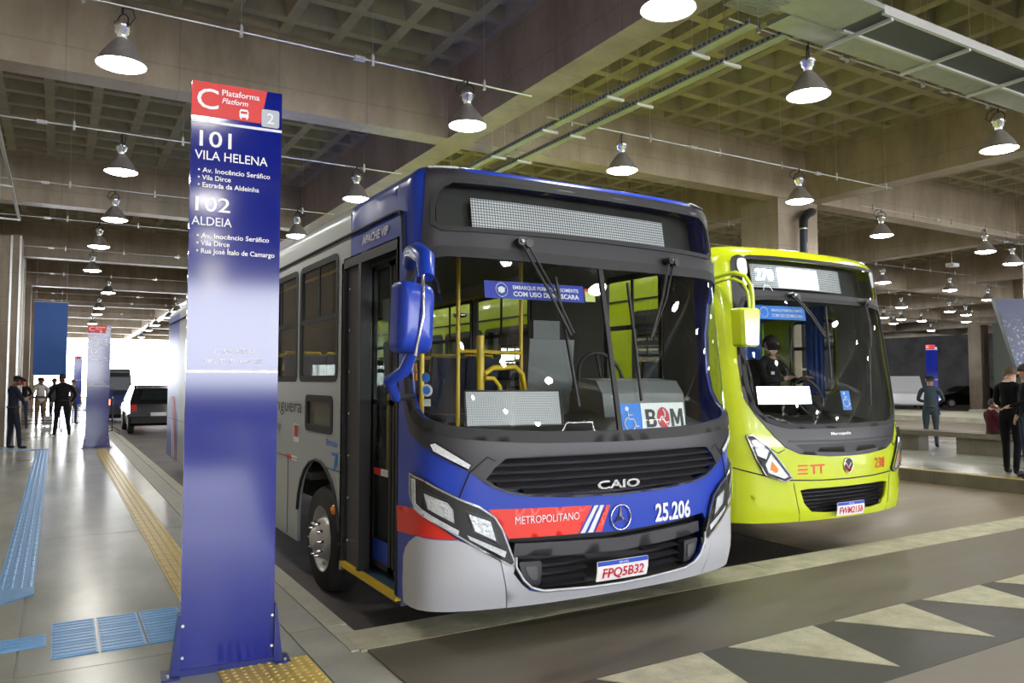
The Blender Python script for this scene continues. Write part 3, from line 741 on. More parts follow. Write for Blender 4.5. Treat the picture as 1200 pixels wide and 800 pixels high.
def hull(B, root, L, col, zb, wheels, colroof, topfade=None):
    """roof, floor, tail and cabin shared by both buses"""
    yb = B.y0+L
    N = 60; P = []
    smax = B.sc+L-B.P[-1][1]
    ss = [-smax]+[-B.sc-0.4, -B.sc-0.15]+[B.sc*(-1+2*i/40) for i in range(41)]+[B.sc+0.15, B.sc+0.4, smax]
    top = [B(s, B.zt-1e-4) for s in ss]
    b = MB(); n = len(top)
    mid = [(B.xc+(p[0]-B.xc)*0.6, p[1]+(0.12 if abs(s) < B.sc else 0), B.zt+0.03) for p, s in zip(top, ss)]
    inn = [(B.xc+(p[0]-B.xc)*0.01, max(p[1]+0.3, B.y0+0.8), B.zt+0.045) for p in top]
    b.add(top+mid+inn, [(i, i+1, n+i+1, n+i) for i in range(n-1)]+[(n+i, n+i+1, 2*n+i+1, 2*n+i) for i in range(n-1)], smooth=True)
    b.obj('roof', colroof, root)
    W = B.W
    b = MB(); b.box((B.xc-W+0.005, yb-0.02, zb), (B.xc+W-0.005, yb, B.zt-0.08)); b.obj('tail_panel', col, root)
    MB().box((B.xc-0.95, yb, 1.5), (B.xc+0.95, yb+0.01, 2.5)).obj('rear_window', M_dark, root)
    for sx in (-1, 1): MB().box((B.xc+sx*1.05-0.1, yb, 0.6), (B.xc+sx*1.05+0.1, yb+0.03, 1.1)).obj('tail_lamp', M_redp, root)
    # chassis, cabin floor
    MB().box((B.xc-0.6, B.y0+1.0, 0.20), (B.xc+0.6, yb-0.3, 0.55)).obj('chassis', M_dark, root)
    MB().box((B.xc-W+0.03, B.y0+0.6, 0.62), (B.xc+W-0.03, yb-0.05, 0.68)).obj('cabin_floor', M_intd, root) if wheels is None else None
def strip(B, name, s0, s1, m, parent, zc, n=None):
    """rounded roof edge above height zc"""
    S = []; s = s0
    while s < s1-1e-6: S.append(s); s += .06 if abs(s) < B.sc+.4 else min(.6, s1-s)
    S.append(s1); zz = [zc+(B.zt-zc)*sin(pi/2*i/12) for i in range(12)]+[B.zt-1e-4]; b = MB(); k = len(S)
    b.add([B(s, z, 0) for z in zz for s in S], [(i*k+j, i*k+j+1, (i+1)*k+j+1, (i+1)*k+j) for i in range(12) for j in range(k-1)], smooth=True)
    return b.obj(name, m, parent, fix=False)
def window(B, root, s0, s1, z0, z1, split, name='side_window'):
    o = rnd(rect(s0, s1, z0, z1), 0.09); i = inset(o, 0.055)
    f = patch(B, name, o, M_rub, root, off=0.006, th=0.03, holes=[i], res=0.25)
    g = inset(o, 0.045)
    patch(B, 'pane', [p for p in rect(s0+0.05, s1-0.05, split, z1-0.05)], M_glasst, f, off=-0.012, th=0, res=0.5)
    patch(B, 'pane', [p for p in rect(s0+0.05, s1-0.05, z0+0.05, split)], M_glasst, f, off=-0.006, th=0, res=0.5)
    patch(B, 'divider', rect(s0+0.05, s1-0.05, split-0.022, split+0.022), M_rub, f, off=0.004, th=0.02, res=0.5)
    sm = (s0+s1)/2
    patch(B, 'sash', rect(sm-0.015, sm+0.015, split, z1-0.05), M_rub, f, off=-0.004, th=0.015, res=0.5)
    return o
# ---------------------------------------------------------------- bus 1: blue and grey city bus, door side towards the platform
def left(P): return P
BLEN = 13.15
B1 = Body(3.3, 4.14, 1.32, .30, 3.6, .14, 1.2, .19, 3.03, .14, .06, .5)
bus = empty('bus', (3.3, 4.14+BLEN/2, LZ), 0, 'blue and grey city bus with METROPOLITANO stripe and number 25.206 beside the left platform', 'bus')
ORG = tuple(bus.location)
BK = 4.14+BLEN-B1.P[-1][1]-4.14+B1.sc          # s of the tail
GL = sym([(0, 1.205), (-.6, 1.215), (-.95, 1.235), (-1.22, 1.262), (-1.39, 1.311), (-1.50, 1.38), (-1.57, 1.50), (-1.60, 1.66), (-1.58, 2.0), (-1.51, 2.25), (-1.43, 2.37), (-1.32, 2.435), (-1.18, 2.461), (-.73, 2.458), (0, 2.45)])
GLI = inset(GL, 0.06)
SIGN = sym([(0, 2.612), (-.958, 2.603), (-1.19, 2.60), (-1.235, 2.63), (-1.235, 2.72), (-1.21, 2.81), (-1.16, 2.872), (-1.10, 2.905), (-.7, 2.912), (0, 2.915)])
SIGN_L = inset(SIGN, -0.028)
GR = sym([(0, 1.122), (-.60, 1.122), (-.857, 1.114), (-.93, 1.06), (-.99, .985), (-.93, .945), (-.857, .912), (-.72, .884), (-.376, .858), (0, .848)])
LG = sym([(0, .557), (-.46, .575), (-.80, .598), (-.83, .56), (-.80, .457), (-.745, .37), (-.70, .325), (-.6, .288), (-.237, .267), (0, .264)])
HD = [(-1.523, 1.017), (-1.372, .989), (-1.155, .877), (-1.027, .824), (-.93, .755), (-.885, .68), (-.80, .462), (-.835, .446), (-1.016, .549), (-1.154, .637), (-1.315, .735), (-1.442, .796), (-1.515, .88)]
FR = 1.797
# blue nose shell
patch(B1, 'front_shell', rect(-FR, FR, 0.175, 2.94), M_bblue, bus, 0, 0.02, holes=[GLI, inset(SIGN, -0.008), inset(GR, -0.0), inset(LG, -0.035), rect(-1.2, 1.2, 1.14, 1.141)][:4])
# black mask around windscreen, sign and grille
mk = [(0, .835), (-.376, .845), (-.72, .87), (-.857, .898), (-.93, .93), (-1.01, .975), (-1.09, 1.04), (-1.219, 1.114), (-1.335, 1.168), (-1.433, 1.212), (-1.547, 1.262), (-1.625, 1.36), (-1.64, 1.5), (-1.63, 1.9), (-1.56, 2.25), (-1.44, 2.42), (-1.34, 2.5), (-1.315, 2.677), (-1.30, 2.80), (-1.29, 2.9), (-1.285, 3.005), (-1.05, 3.012), (-.95, 2.985), (0, 2.985)]
mask = patch(B1, 'front_mask', sym(mk), M_mask, bus, 0.012, 0.014, holes=[GLI, SIGN, GR])
patch(B1, 'sign_lip', SIGN_L, M_rub, mask, 0.026, 0.02, holes=[inset(SIGN, 0.004)])
patch(B1, 'windscreen_gasket', inset(GL, -0.012), M_rub, mask, 0.024, 0.03, holes=[GLI])
stroke(B1, 'panel_seam', bus, [(-.93, 1.10), (-.98, 1.125), (-1.09, 1.03), (-1.155, .877)], 0.010, M_dark, 0.013)
stroke(B1, 'panel_seam', bus, [(.93, 1.10), (.98, 1.125), (1.09, 1.03), (1.155, .877)], 0.010, M_dark, 0.013)
# grille
b = MB(); b.add([B1(s, z, -0.09) for z in (.82, 1.14) for s in [-1+0.1*k for k in range(21)]], [(k, k+1, 22+k, 21+k) for k in range(20)], smooth=True)
gr = b.obj('grille', M_dark, bus)
def span(P, z):
    xs = []
    for i in range(len(P)):
        a, c = P[i-1], P[i]
        if (a[1]-z)*(c[1]-z) < 0: xs.append(a[0]+(c[0]-a[0])*(z-a[1])/(c[1]-a[1]))
    return (min(xs), max(xs)) if len(xs) > 1 else None
for k in range(5):
    z = 1.092-0.049*k; sp = span(GR, z-0.01)
    if sp:
        b = MB(); n = 16; vs = []
        for i in range(n+1):
            s = sp[0]+(sp[1]-sp[0])*i/n
            vs += [B1(s, z+0.012, -0.055), B1(s, z-0.012, 0.004), B1(s, z-0.024, -0.002), B1(s, z-0.014, -0.055)]
        b.add(vs, [(4*i+j, 4*i+(j+1) % 4, 4*i+4+(j+1) % 4, 4*i+4+j) for i in range(n) for j in range(4)]); b.obj('slat', M_mask, gr)
b = MB()
for k in range(-32, 26): b.add([B1(k*0.013, .865, -0.05), B1(k*0.013+0.006, .865, -0.05), B1(k*0.013+0.006, .892, -0.05), B1(k*0.013, .892, -0.05)], [(0, 1, 2, 3)])
tag(b.obj('radiator_fin_row', M_galv, gr), kind='stuff')
stext(B1, 'badge', bus, 'CAIO', -.203, .153, .885, .052, M_chrome, 0.016, bold=0.03)
# lower grille
b = MB(); b.add([B1(s, z, -0.12) for z in (.24, .62) for s in [-.9+0.09*k for k in range(21)]], [(k, k+1, 22+k, 21+k) for k in range(20)], smooth=True)
lg = b.obj('lower_grille', M_dark, bus)
patch(B1, 'upper_lip', sym([(0, .545), (-.46, .562), (-.79, .575), (-.80, .50), (-.45, .475), (0, .46)]), M_mask, lg, -0.02, 0.05)
for s0, s1 in ((-.585, -.25), (.235, .585)):
    for z in (.43, .375, .32, .285):
        b = MB(); vs = []
        for i in range(9):
            s = s0+(s1-s0)*i/8; vs += [B1(s, z+.012, -0.09), B1(s, z-.004, -0.03), B1(s, z-.012, -0.09)]
        b.add(vs, [(3*i+j, 3*i+(j+1) % 3, 3*i+3+(j+1) % 3, 3*i+3+j) for i in range(8) for j in range(3)]); b.obj('slat', M_mask, lg)
for sg in (-1, 1):
    P = [(-.77, .46), (-.61, .455), (-.61, .30), (-.69, .31), (-.74, .37)]; P = P if sg < 0 else mir(P)
    patch(B1, 'fog_lamp_blank', rnd(P, .02), M_mask, lg, -0.012, 0.06)
    P2 = inset(P, 0.03); patch(B1, 'recess', rnd(P2, .02), M_intd, lg, -0.006, 0.01)
# silver bumper: two corners and a middle piece
mid = sym([(0, .176), (-.825, .176), (-.895, .475), (-.80, .452), (-.815, .40), (-.76, .33), (-.70, .28), (-.6, .255), (-.237, .236), (0, .232)])
patch(B1, 'bumper_middle', mid, M_silver, bus, 0.022, 0.03)
stroke(B1, 'bumper_lip', bus, [(-.80, .50), (-.80, .44), (-.75, .355), (-.69, .30), (-.6, .27), (-.237, .25), (0, .246), (.237, .25), (.6, .27), (.69, .30), (.75, .355), (.80, .44), (.80, .50)], 0.018, M_silver, 0.028)
cor = [(-1.604, .176), (-1.64, .30), (-1.635, .469), (-1.60, .53), (-1.538, .579), (-1.449, .625), (-1.159, .618), (-.973, .545), (-.90, .478), (-.832, .176)]
for P in (cor, mir(cor)): patch(B1, 'bumper_corner', P, M_silver, bus, 0.020, 0.03)
# painted stripes
patch(B1, 'red_stripe', [(-1.797, .77), (-1.447, .795), (-1.28, .70), (-1.13, .60), (-1.159, .622), (-1.449, .629), (-1.60, .614), (-1.778, .605)], M_redp, bus, 0.003, 0.002)
P = [(-.97, .80), (-.24, .781), (-.35, .607), (-.84, .614)]
patch(B1, 'red_stripe', P, M_redp, bus, 0.006, 0.005, res=.035)
for P, m in (([(-.222, .779), (-.192, .778), (-.298, .608), (-.332, .608)], M_whitep), ([(-.176, .777), (-.146, .776), (-.235, .606), (-.275, .607)], M_whitep), ([(-.128, .774), (-.094, .772), (-.165, .604), (-.218, .605)], M_redp)):
    patch(B1, 'slash', P, m, bus, 0.006, 0.005, res=.035)
stext(B1, 'lettering', bus, 'METROPOLITANO', -.80, -.345, .70, .048, M_whitep, 0.0135, bold=0.0)
stext(B1, 'lettering', bus, '25.206', .30, .66, .628, .115, M_whitep, 0.008, bold=0.03)
em = stroke(B1, 'star_emblem', bus, [(-.01+.083*cos(2*pi*k/28), .686+.083*sin(2*pi*k/28)) for k in range(28)], 0.010, M_chrome, 0.012, closed=True)
b = MB()
for a in (90, 210, 330):
    t = radians(a); tip = B1(-.01+.08*cos(t), .686+.08*sin(t), .012); c1 = B1(-.01+.016*cos(t+pi/3), .686+.016*sin(t+pi/3), .008); c2 = B1(-.01+.016*cos(t-pi/3), .686+.016*sin(t-pi/3), .008); c0 = B1(-.01, .686, .026)
    b.add([tip, c1, c0, c2], [(0, 1, 2), (0, 2, 3)])
b.obj('star', M_chrome, em)
# number plate
pl = patch(B1, 'number_plate', rnd(rect(-.226, .20, .284, .416), .01), M_plate_w, bus, 0.04, 0.008)
patch(B1, 'plate_band', rect(-.222, .196, .386, .414), M_plate_b, pl, 0.042, 0.001); stext(B1, 'lettering', pl, 'BRASIL', -.05, .03, .393, .013, M_white, 0.0435)
stext(B1, 'lettering', pl, 'FPQ5B32', -.18, .165, .305, .062, M_plate_r, 0.042, bold=0.02)
# headlights
def headlight(P, l1, l2, d, st, B, nm='headlight', off=0.024):
    h = patch(B, nm, P, M_dark, bus if B is B1 else bus2, off, 0.03)
    patch(B, 'bezel', P, M_chrome, h, off+0.006, 0.008, holes=[inset(P, 0.011)])
    for L in (l1, l2):
        if L:
            patch(B, 'lamp_unit', rnd(L, 0.012), M_refl, h, off+0.004, 0.004, res=0.05); patch(B, 'unit_rim', inset(L, -0.008), M_mask, h, off+0.009, 0.008, holes=[inset(L, 0.006)])
    if d: patch(B, 'daytime_strip', d, M_clear, h, off+0.007, 0.004)
    if st: patch(B, 'light_guide', st, M_clear, h, off+0.008, 0.004)
    patch(B, 'cover', P, M_cover, h, off+0.016, 0.0)
    return h
l1 = [(-1.375, .915), (-1.221, .857), (-1.184, .81), (-1.176, .716), (-1.345, .806)]
l2 = [(-1.107, .79), (-.959, .735), (-.918, .596), (-1.064, .671)]
d2 = [(-1.107, .652), (-.863, .54), (-.874, .504), (-1.091, .625)]
st = [(-1.487, .983), (-1.44, .984), (-1.43, .835), (-1.154, .68), (-1.16, .655), (-1.447, .80), (-1.475, .87)]
headlight(HD, l1, l2, d2, st, B1); headlight(mir(HD), mir(l1), mir(l2), mir(d2), mir(st), B1)
drl = [(-1.33, 1.205), (-1.30, 1.212), (-1.085, 1.078), (-1.10, 1.055), (-1.31, 1.165)]
for P in (drl, mir(drl)):
    h = patch(B1, 'turn_lamp', inset(P, -0.012), M_dark, bus, 0.018, 0.01); patch(B1, 'strip_lens', P, M_clear, h, 0.022, 0.005)
for sg in (-1, 1):     # roof marker lamps
    h = patch(B1, 'marker_lamp', rnd(rect(sg*1.16-0.11, sg*1.16+0.11, 3.0, 3.022), 0.01), M_clear, bus, 0.03, 0.03)
# windscreen in two panes
wl = [p for p in GLI if p[0] < -0.001]; 
zb0, zt0 = 1.265, 2.39
patch(B1, 'windscreen_pane', [(0, zb0)]+wl+[(0, zt0)], M_glass, bus, 0.004, 0)
patch(B1, 'windscreen_pane', [(0, zt0)]+[p for p in GLI if p[0] > 0.001]+[(0, zb0)], M_glass, bus, 0.004, 0)
patch(B1, 'windscreen_divider', rect(-.018, .018, 1.25, 2.41), M_rub, bus, 0.016, 0.02)
# destination box
b = MB(); b.add([B1(s, z, -0.14) for z in (2.58, 2.93) for s in [-1.25+0.125*k for k in range(21)]], [(k, k+1, 22+k, 21+k) for k in range(20)], smooth=True); sb = b.obj('sign_box', M_dark, bus)
b = MB(); b.add([B1(s, z, -0.075) for z in (2.605, 2.828) for s in [-.96+(.76+.96)*k/16 for k in range(17)]], [(k, k+1, 18+k, 17+k) for k in range(16)], smooth=True); b.obj('led_matrix', M_ledoff, sb)
patch(B1, 'sign_glass', SIGN, M_glass, bus, 0.008, 0)
# wipers
def wiper(B, root, p0, p1, blade, r=0.011):
    e = MB().tube([B(p0[0], p0[1], 0.06), B((p0[0]+p1[0])/2, (p0[1]+p1[1])/2, 0.085), B(p1[0], p1[1], 0.07)], r, 7).obj('wiper_arm', M_black, root)
    MB().tube([B(p0[0]+.055, p0[1]-.01, 0.05), B((p0[0]+p1[0])/2+.05, (p0[1]+p1[1])/2, 0.075), B(p1[0]+.03, p1[1]+.02, 0.06)], r*0.7, 6).obj('wiper_link', M_black, e)
    MB().tube([B(*blade[0], 0.03), B((blade[0][0]+blade[1][0])/2, (blade[0][1]+blade[1][1])/2, 0.035), B(*blade[1], 0.03)], 0.012, 6).obj('blade', M_black, e)
    for q in (p0, (p0[0]+.055, p0[1]-.01)): MB().cyl(B(q[0], q[1], 0.0), B(q[0], q[1], 0.085), 0.028, 10).obj('pivot', M_black, e)
    MB().cyl(B(p0[0], p0[1], 0.085), B(p0[0], p0[1], 0.10), 0.012, 8).obj('pivot_cap', M_chrome, e)
wiper(B1, bus, (-.655, 2.525), (-.35, 1.90), ((-.40, 2.30), (-.325, 1.43)))
wiper(B1, bus, (.63, 2.50), (.33, 1.90), ((.215, 2.30), (.205, 1.46)))
# cards and stickers behind the glass
def card(B, root, s0, s1, z0, z1, m, off=-0.012, name='notice_card'): return patch(B, name, rect(s0, s1, z0, z1), m, root, off, 0.003)
def wheelchair(B, root, s, z, k, m, off):
    b = MB(); tb = lambda pts, w: b.tube([B(s+x*k, z+y*k, off) for x, y in pts], w*k, 5)
    b.add([B(s+(-.08+.09*cos(a))*k, z+(.40+.09*sin(a))*k, off-.001) for a in [2*pi*i/10 for i in range(10)]], [tuple(range(10))])
    tb([(-.07, .28), (-.05, .0), (.18, .0), (.30, -.30), (.40, -.26)], .03); tb([(-.06, .16), (.15, .16)], .026)
    tb([(-.10+.01, .06)]+[(-.02+.27*cos(a), -.18+.25*sin(a)) for a in [radians(115+22*i) for i in range(12)]], .028)
    return b.obj('wheelchair_symbol', m, root)
c = card(B1, bus, .007, .225, 1.236, 1.443, M_cardblue); wheelchair(B1, c, .11, 1.335, .18, M_whitep, -.008)
c = card(B1, bus, .226, .66, 1.236, 1.443, M_card)
Mx = [(0, 0), (0, 1), (.26, 1), (.5, .45), (.74, 1), (1, 1), (1, 0), (.78, 0), (.78, .62), (.58, .12), (.42, .12), (.22, .62), (.22, 0)]
patch(B1, 'lettering', [(.505+.13*x_, 1.275+.125*y_) for x_, y_ in Mx], M_black, c, -.009, .001)
Bx = [(0, 0), (0, 1), (.6, 1), (.88, .9), (.92, .72), (.78, .54), (.96, .40), (1, .22), (.88, .05), (.62, 0)]
patch(B1, 'lettering', [(.26+.10*x_, 1.275+.125*y_) for x_, y_ in Bx], M_black, c, -.009, .001, holes=[[(.26+.10*x_, 1.275+.125*y_) for x_, y_ in h_] for h_ in ([(.3, .6), (.3, .82), (.58, .82), (.64, .71), (.58, .6)], [(.3, .17), (.3, .43), (.6, .43), (.7, .3), (.6, .17)])])
P = [(.43+.062*cos(2*pi*k/24), 1.338+.075*sin(2*pi*k/24)) for k in range(24)]
patch(B1, 'roundel', P, M_plate_r, c, -.009, 0.001); 
for a in (0, 120, 240): stroke(B1, 'roundel_swirl', c, [(.43+.05*t*cos(radians(a+90*t)), 1.338+.06*t*sin(radians(a+90*t))) for t in (0.1, .4, .7, 1.0)], .012, M_card, -.008)
c = card(B1, bus, -.92, -.155, 2.14, 2.256, M_banner)
stext(B1, 'lettering', c, 'EMBARQUE PERMITIDO SOMENTE', -.715, -.20, 2.207, .024, M_whitep, -.009, bold=.02); stext(B1, 'lettering', c, 'COM USO DE MÁSCARA', -.715, -.20, 2.160, .03, M_whitep, -.009, bold=.035)
stroke(B1, 'mask_symbol', c, [(-.80+.042*cos(2*pi*k/18), 2.198+.046*sin(2*pi*k/18)) for k in range(18)], .005, M_whitep, -.008, closed=True)
patch(B1, 'mask_symbol', [(-.825, 2.212), (-.80, 2.222), (-.775, 2.212), (-.778, 2.185), (-.80, 2.175), (-.822, 2.185)], M_whitep, c, -.008, .001)
card(B1, bus, -.145, -.06, 2.15, 2.235, mat('card_lime', (.55, .6, .2), .5)); card(B1, bus, -.145, -.06, 2.222, 2.24, M_redp, -0.01)
b = MB(); b.add([B1(s, z, -0.06) for z in (1.315, 1.53) for s in [-1.09+.67*k/8 for k in range(9)]], [(k, k+1, 10+k, 9+k) for k in range(8)], smooth=True)
b.obj('led_card', dotgrid('led_matrix_card', (.6, .61, .65), (.22, .22, .25), .011), bus)
stroke(B1, 'led_card_frame', bus, [(-1.10, 1.31), (-.41, 1.31), (-.41, 1.535), (-1.10, 1.535)], .012, M_mask, -0.058, closed=True)
for s, z, r, m in ((-1.36, 1.62, .035, M_cardblue), (-1.355, 1.54, .045, M_card)):
    patch(B1, 'sticker', [(s+r*cos(2*pi*k/16), z+r*.9*sin(2*pi*k/16)) for k in range(16)], m, bus, -.008, .001)
patch(B1, 'sticker', [(-1.355+.03*cos(2*pi*k/14), 1.54+.027*sin(2*pi*k/14)) for k in range(14)], M_cardblue, bus, -.006, .001)
card(B1, bus, -1.385, -1.33, 1.44, 1.485, M_card, -.008, 'sticker')
for z in (1.60, 1.66): card(B1, bus, -1.50, -1.455, z, z+.05, M_amber, -.008, 'sticker')
card(B1, bus, -1.55, -1.515, 1.60, 1.65, M_card, -.008, 'sticker'); card(B1, bus, -1.54, -1.49, 1.76, 1.82, M_amber, -.008, 'sticker')

# ---- left (door) side
WIN = []; s = -3.09
SD = rect(-BK, -2.79, 0.10, B1.zt-1e-4)
wins = [(-3.085, -4.235)]+[(-4.315-1.42*k, -5.655-1.42*k) for k in range(4)]
wh = [rnd(rect(b_, a_, 1.59, 2.66), .09) for a_, b_ in wins]
def arch(c, r, z0): return [(c-r, z0), (c-r, .40)]+[(c-r*cos(radians(t)), .36+(r-.07)*sin(radians(t))) for t in range(20, 165, 16)]+[(c+r, .40), (c+r, z0)]
A1 = arch(-3.62, .62, .10); A2 = arch(-10.2, .62, .10)
side = A2+A1+[(-2.965, .10), (-2.965, 2.57), (-2.79, 2.57), (-2.79, 2.88), (-BK+1.6, 2.88), (-BK+1.6, .10)]
small = rnd(rect(-4.01, -3.20, 1.15, 1.475), .07)
patch(B1, 'side_panel', side, M_bgrey, bus, 0, 0.03, holes=[inset(h, .02) for h in wh]+[inset(small, .03)], res=0.12)
patch(B1, 'front_quarter', [(-2.79, 2.57), (-FR, 2.57), (-FR, 2.94), (-2.79, 2.94)], M_bblue, bus, 0, 0.03, res=0.12)
strip(B1, 'roof_edge', -2.79, FR, M_bblue, bus, 2.94); strip(B1, 'roof_edge', -BK, -2.79, M_bgrey, bus, 2.88); strip(B1, 'roof_edge', FR, BK, M_bgrey, bus, 2.88)
patch(B1, 'rear_quarter', rect(-BK, -BK+1.6, .10, 2.88), M_bblue, bus, 0, .03, res=.2)
for k in range(3): patch(B1, 'slash', [(-BK+1.5-.25*k, .12), (-BK+1.38-.25*k, .12), (-BK+1.0-.25*k, 1.3), (-BK+1.12-.25*k, 1.3)], M_whitep if k else M_redp, bus, .004, .001, res=.3)
for a_, b_ in wins: window(B1, bus, b_, a_, 1.59, 2.66, 2.14)
f = patch(B1, 'valve_window', small, M_rub, bus, 0.008, 0.03, holes=[inset(small, .06)], res=.1); patch(B1, 'pane', inset(small, .05), M_glasst, f, -.008, 0, res=.2)
MB().box((B1.xc-B1.W+.06, 6.4, 1.14), (B1.xc-B1.W+.07, 7.3, 1.48)).obj('inner_panel', M_int, bus)
stroke(B1, 'gutter', bus, [(-BK+.1, 2.752), (-2.8, 2.754), (-1.80, 2.752), (-1.66, 2.74), (-1.60, 2.68), (-1.585, 2.45)], 0.022, M_rub, 0.012)
stroke(B1, 'panel_seam', bus, [(-BK+.1, .86), (-4.28, .86)], 0.008, M_dark, 0.002); stroke(B1, 'panel_seam', bus, [(-2.98, .87), (-3.40, .87)], 0.008, M_dark, 0.002); stroke(B1, 'panel_seam', bus, [(-4.6, .84), (-4.6, .12)], 0.006, M_dark, 0.002)
for A in (A1, A2): stroke(B1, 'arch_lip', bus, A[1:-1], 0.03, M_rub, 0.004)
patch(B1, 'reflector', rect(-4.66, -4.47, .84, .885), M_redp, bus, .004, .002); patch(B1, 'reflector', rect(-4.47, -4.28, .84, .885), M_whitep, bus, .004, .002)
b = MB(); p = B1(-3.15, .545, 0); b.lathe([(0.0, -.022), (.03, -.018), (.04, 0)], p, 14, axis='X'); b.obj('side_marker', M_amber, bus)
stext(B1, 'lettering', bus, 'Anhanguera', -5.86, -4.13, 1.30, .13, M_black, .004, bold=.0); stext(B1, 'lettering', bus, 'Vila do Rey', -6.0, -4.88, 1.10, .10, M_black, .004)
c = patch(B1, 'side_notice', rect(-4.40, -4.22, 1.02, 1.19), M_card, bus, .004, .001); patch(B1, 'notice_print', rect(-4.38, -4.24, 1.07, 1.18), M_plate_r, c, .005, .001)
stext(B1, 'lettering', bus, 'Entrada', -3.36, -3.06, 1.06, .055, M_cardblue, .004, bold=.01)
b = MB(); b.add([B1(s_, z_, .004) for s_, z_ in ((-3.22, 1.01), (-3.06, 1.01), (-3.06, .90), (-3.085, .90), (-3.085, .955), (-3.135, .86), (-3.17, .86), (-3.11, .985), (-3.22, .985))], [(0, 1, 2, 3, 4, 5, 6, 7, 8)]); b.obj('arrow', M_cardblue, bus)
stext(B1, 'lettering', bus, 'APACHE VIP', -2.52, -1.98, 2.63, .06, M_whitep, .005, bold=.03, shear=.15)
# ---- doorway
X0 = B1.xc-B1.W
ds = lambda s_: B1(s_, 1.0)[1]
dr = bus
MB().box((X0+.0, ds(-1.80)-.02, 2.50), (X0+.10, ds(-2.965), 2.58)).obj('door_header', M_dark, dr)
MB().box((X0+.0, ds(-2.955), .17), (X0+.14, ds(-2.975)+.03, 2.55)).obj('door_post', M_dark, dr)
MB().box((X0+.03, ds(-2.62), .175), (X0+.06, ds(-2.955), 2.50)).obj('door_folding_panel', M_mask, dr)
MB().box((X0+.0, ds(-2.60)-.05, .17), (X0+.09, ds(-2.60), 2.50)).obj('door_post', M_mask, dr)
MB().box((X0+.0, ds(-1.80)-.02, .17), (X0+.10, ds(-1.80)+.03, 2.52)).obj('door_post', M_dark, dr)
b = MB()
for k in range(7): b.cyl((X0+.03, ds(-2.86), .35+.33*k), (X0+.018, ds(-2.86), .35+.33*k), .012, 8)
for k in range(7): b.cyl((X0-.001, ds(-2.965)+.02, .3+.35*k), (X0-.008, ds(-2.965)+.02, .3+.35*k), .010, 8)
b.obj('screw', M_chrome, dr)
def leaf(sa, sb):
    ya, yb_ = ds(sa), ds(sb); y0, y1 = min(ya, yb_), max(ya, yb_)
    e = MB(); x0, x1 = X0+.11, X0+.14
    for a_ in (y0, y1-.045): e.box((x0, a_, .22), (x1, a_+.045, 2.48))
    for z_ in (.22, 2.44, 1.42): e.box((x0, y0, z_), (x1, y1, z_+.04))
    lf = e.obj('door_leaf', M_dark, dr)
    MB().box((x0+.012, y0+.04, .25), (x0+.016, y1-.04, 2.45)).obj('leaf_glass', M_glasst, lf)
    MB().box((x0+.006, y0+.045, .26), (x0+.011, y1-.045, .42)).obj('leaf_bottom', M_bblue, lf)
    MB().cyl((x1+.03, (y0+y1)/2, .9), (x1+.03, (y0+y1)/2, 1.5), .014, 8).obj('handle', M_yel, lf)
    return lf
a = leaf(-2.60, -2.19); leaf(-2.17, -1.82)
dr = bus
MB().box((X0+.105, ds(-2.52), .90), (X0+.109, ds(-2.37), .95)).obj('leaf_reflector', M_redp, a); MB().box((X0+.105, ds(-2.37), .90), (X0+.109, ds(-2.23), .95)).obj('leaf_reflector', M_whitep, a)
for y_, z_ in ((-2.42, 2.05), (-2.40, 1.72), (-2.38, 1.55)): MB().box((X0+.16, ds(y_)-.06, z_), (X0+.163, ds(y_)+.08, z_+.17)).obj('notice_card', M_card, a)
MB().box((X0-.005, ds(-1.80), .135), (X0+.035, ds(-2.95), .175)).obj('step_edge', M_yel, dr)
MB().box((X0+.035, ds(-1.80), .10), (X0+.45, ds(-2.95), .17)).obj('step', mat('step_blue', (.03, .07, .13), .6), dr)
MB().box((X0+.42, ds(-1.80), .17), (X0+.45, ds(-2.95), .42)).obj('step_riser', M_dark, dr); MB().box((X0+.45, ds(-1.80), .40), (X0+.80, ds(-2.95), .43)).obj('step', M_intd, dr)
patch(B1, 'inner_lining', rect(1.63, 2.08, 1.0, 2.75), M_intd, bus, -.03, 0)
# ---- right side, roof, tail, cabin
sideR = mir([(-BK, .10)]+A2+A1+[(-FR, .10), (-FR, 2.88), (-BK, 2.88)])
patch(B1, 'side_panel', sideR, M_bgrey, bus, 0, .03, holes=[mir(inset(h, .02)) for h in wh[1:]]+[rnd(rect(2.1, 2.95, 1.55, 2.6), .08)], res=.15)
for a_, b_ in wins[1:]: window(B1, bus, -a_, -b_, 1.59, 2.66, 2.14)
window(B1, bus, 2.1, 2.95, 1.55, 2.6, 2.1, 'driver_window')
hull(B1, bus, BLEN, M_bgrey, .12, True, M_bblue)
for y_ in (B1(-3.62, 1)[1], B1(-10.2, 1)[1]):
    roundwheel(bus, B1.xc-B1.W+.04, y_, .23, -1, .45); roundwheel(bus, B1.xc+B1.W-.04, y_, .23, 1, .45)
    MB().box((B1.xc-B1.W+.33, y_-.62, .05), (B1.xc+B1.W-.33, y_+.62, .95)).obj('wheel_housing', M_dark, bus)
    MB().cyl((B1.xc-B1.W+.3, y_, .24), (B1.xc+B1.W-.3, y_, .24), .08, 10).obj('axle', M_dark, bus)
yb = 4.14+BLEN
MB().box((X0+.82, 5.0, .70), (B1.xc+B1.W-.04, yb-.1, .76)).box((X0+.04, 7.0, .70), (X0+.83, yb-.1, .76)).obj('cabin_floor', M_intd, bus)
MB().box((X0+.1, 5.3, 2.80), (B1.xc+B1.W-.1, yb-.1, 2.84)).obj('headliner', M_int, bus)
b = MB()       # dashboard following the windscreen foot
vs = []
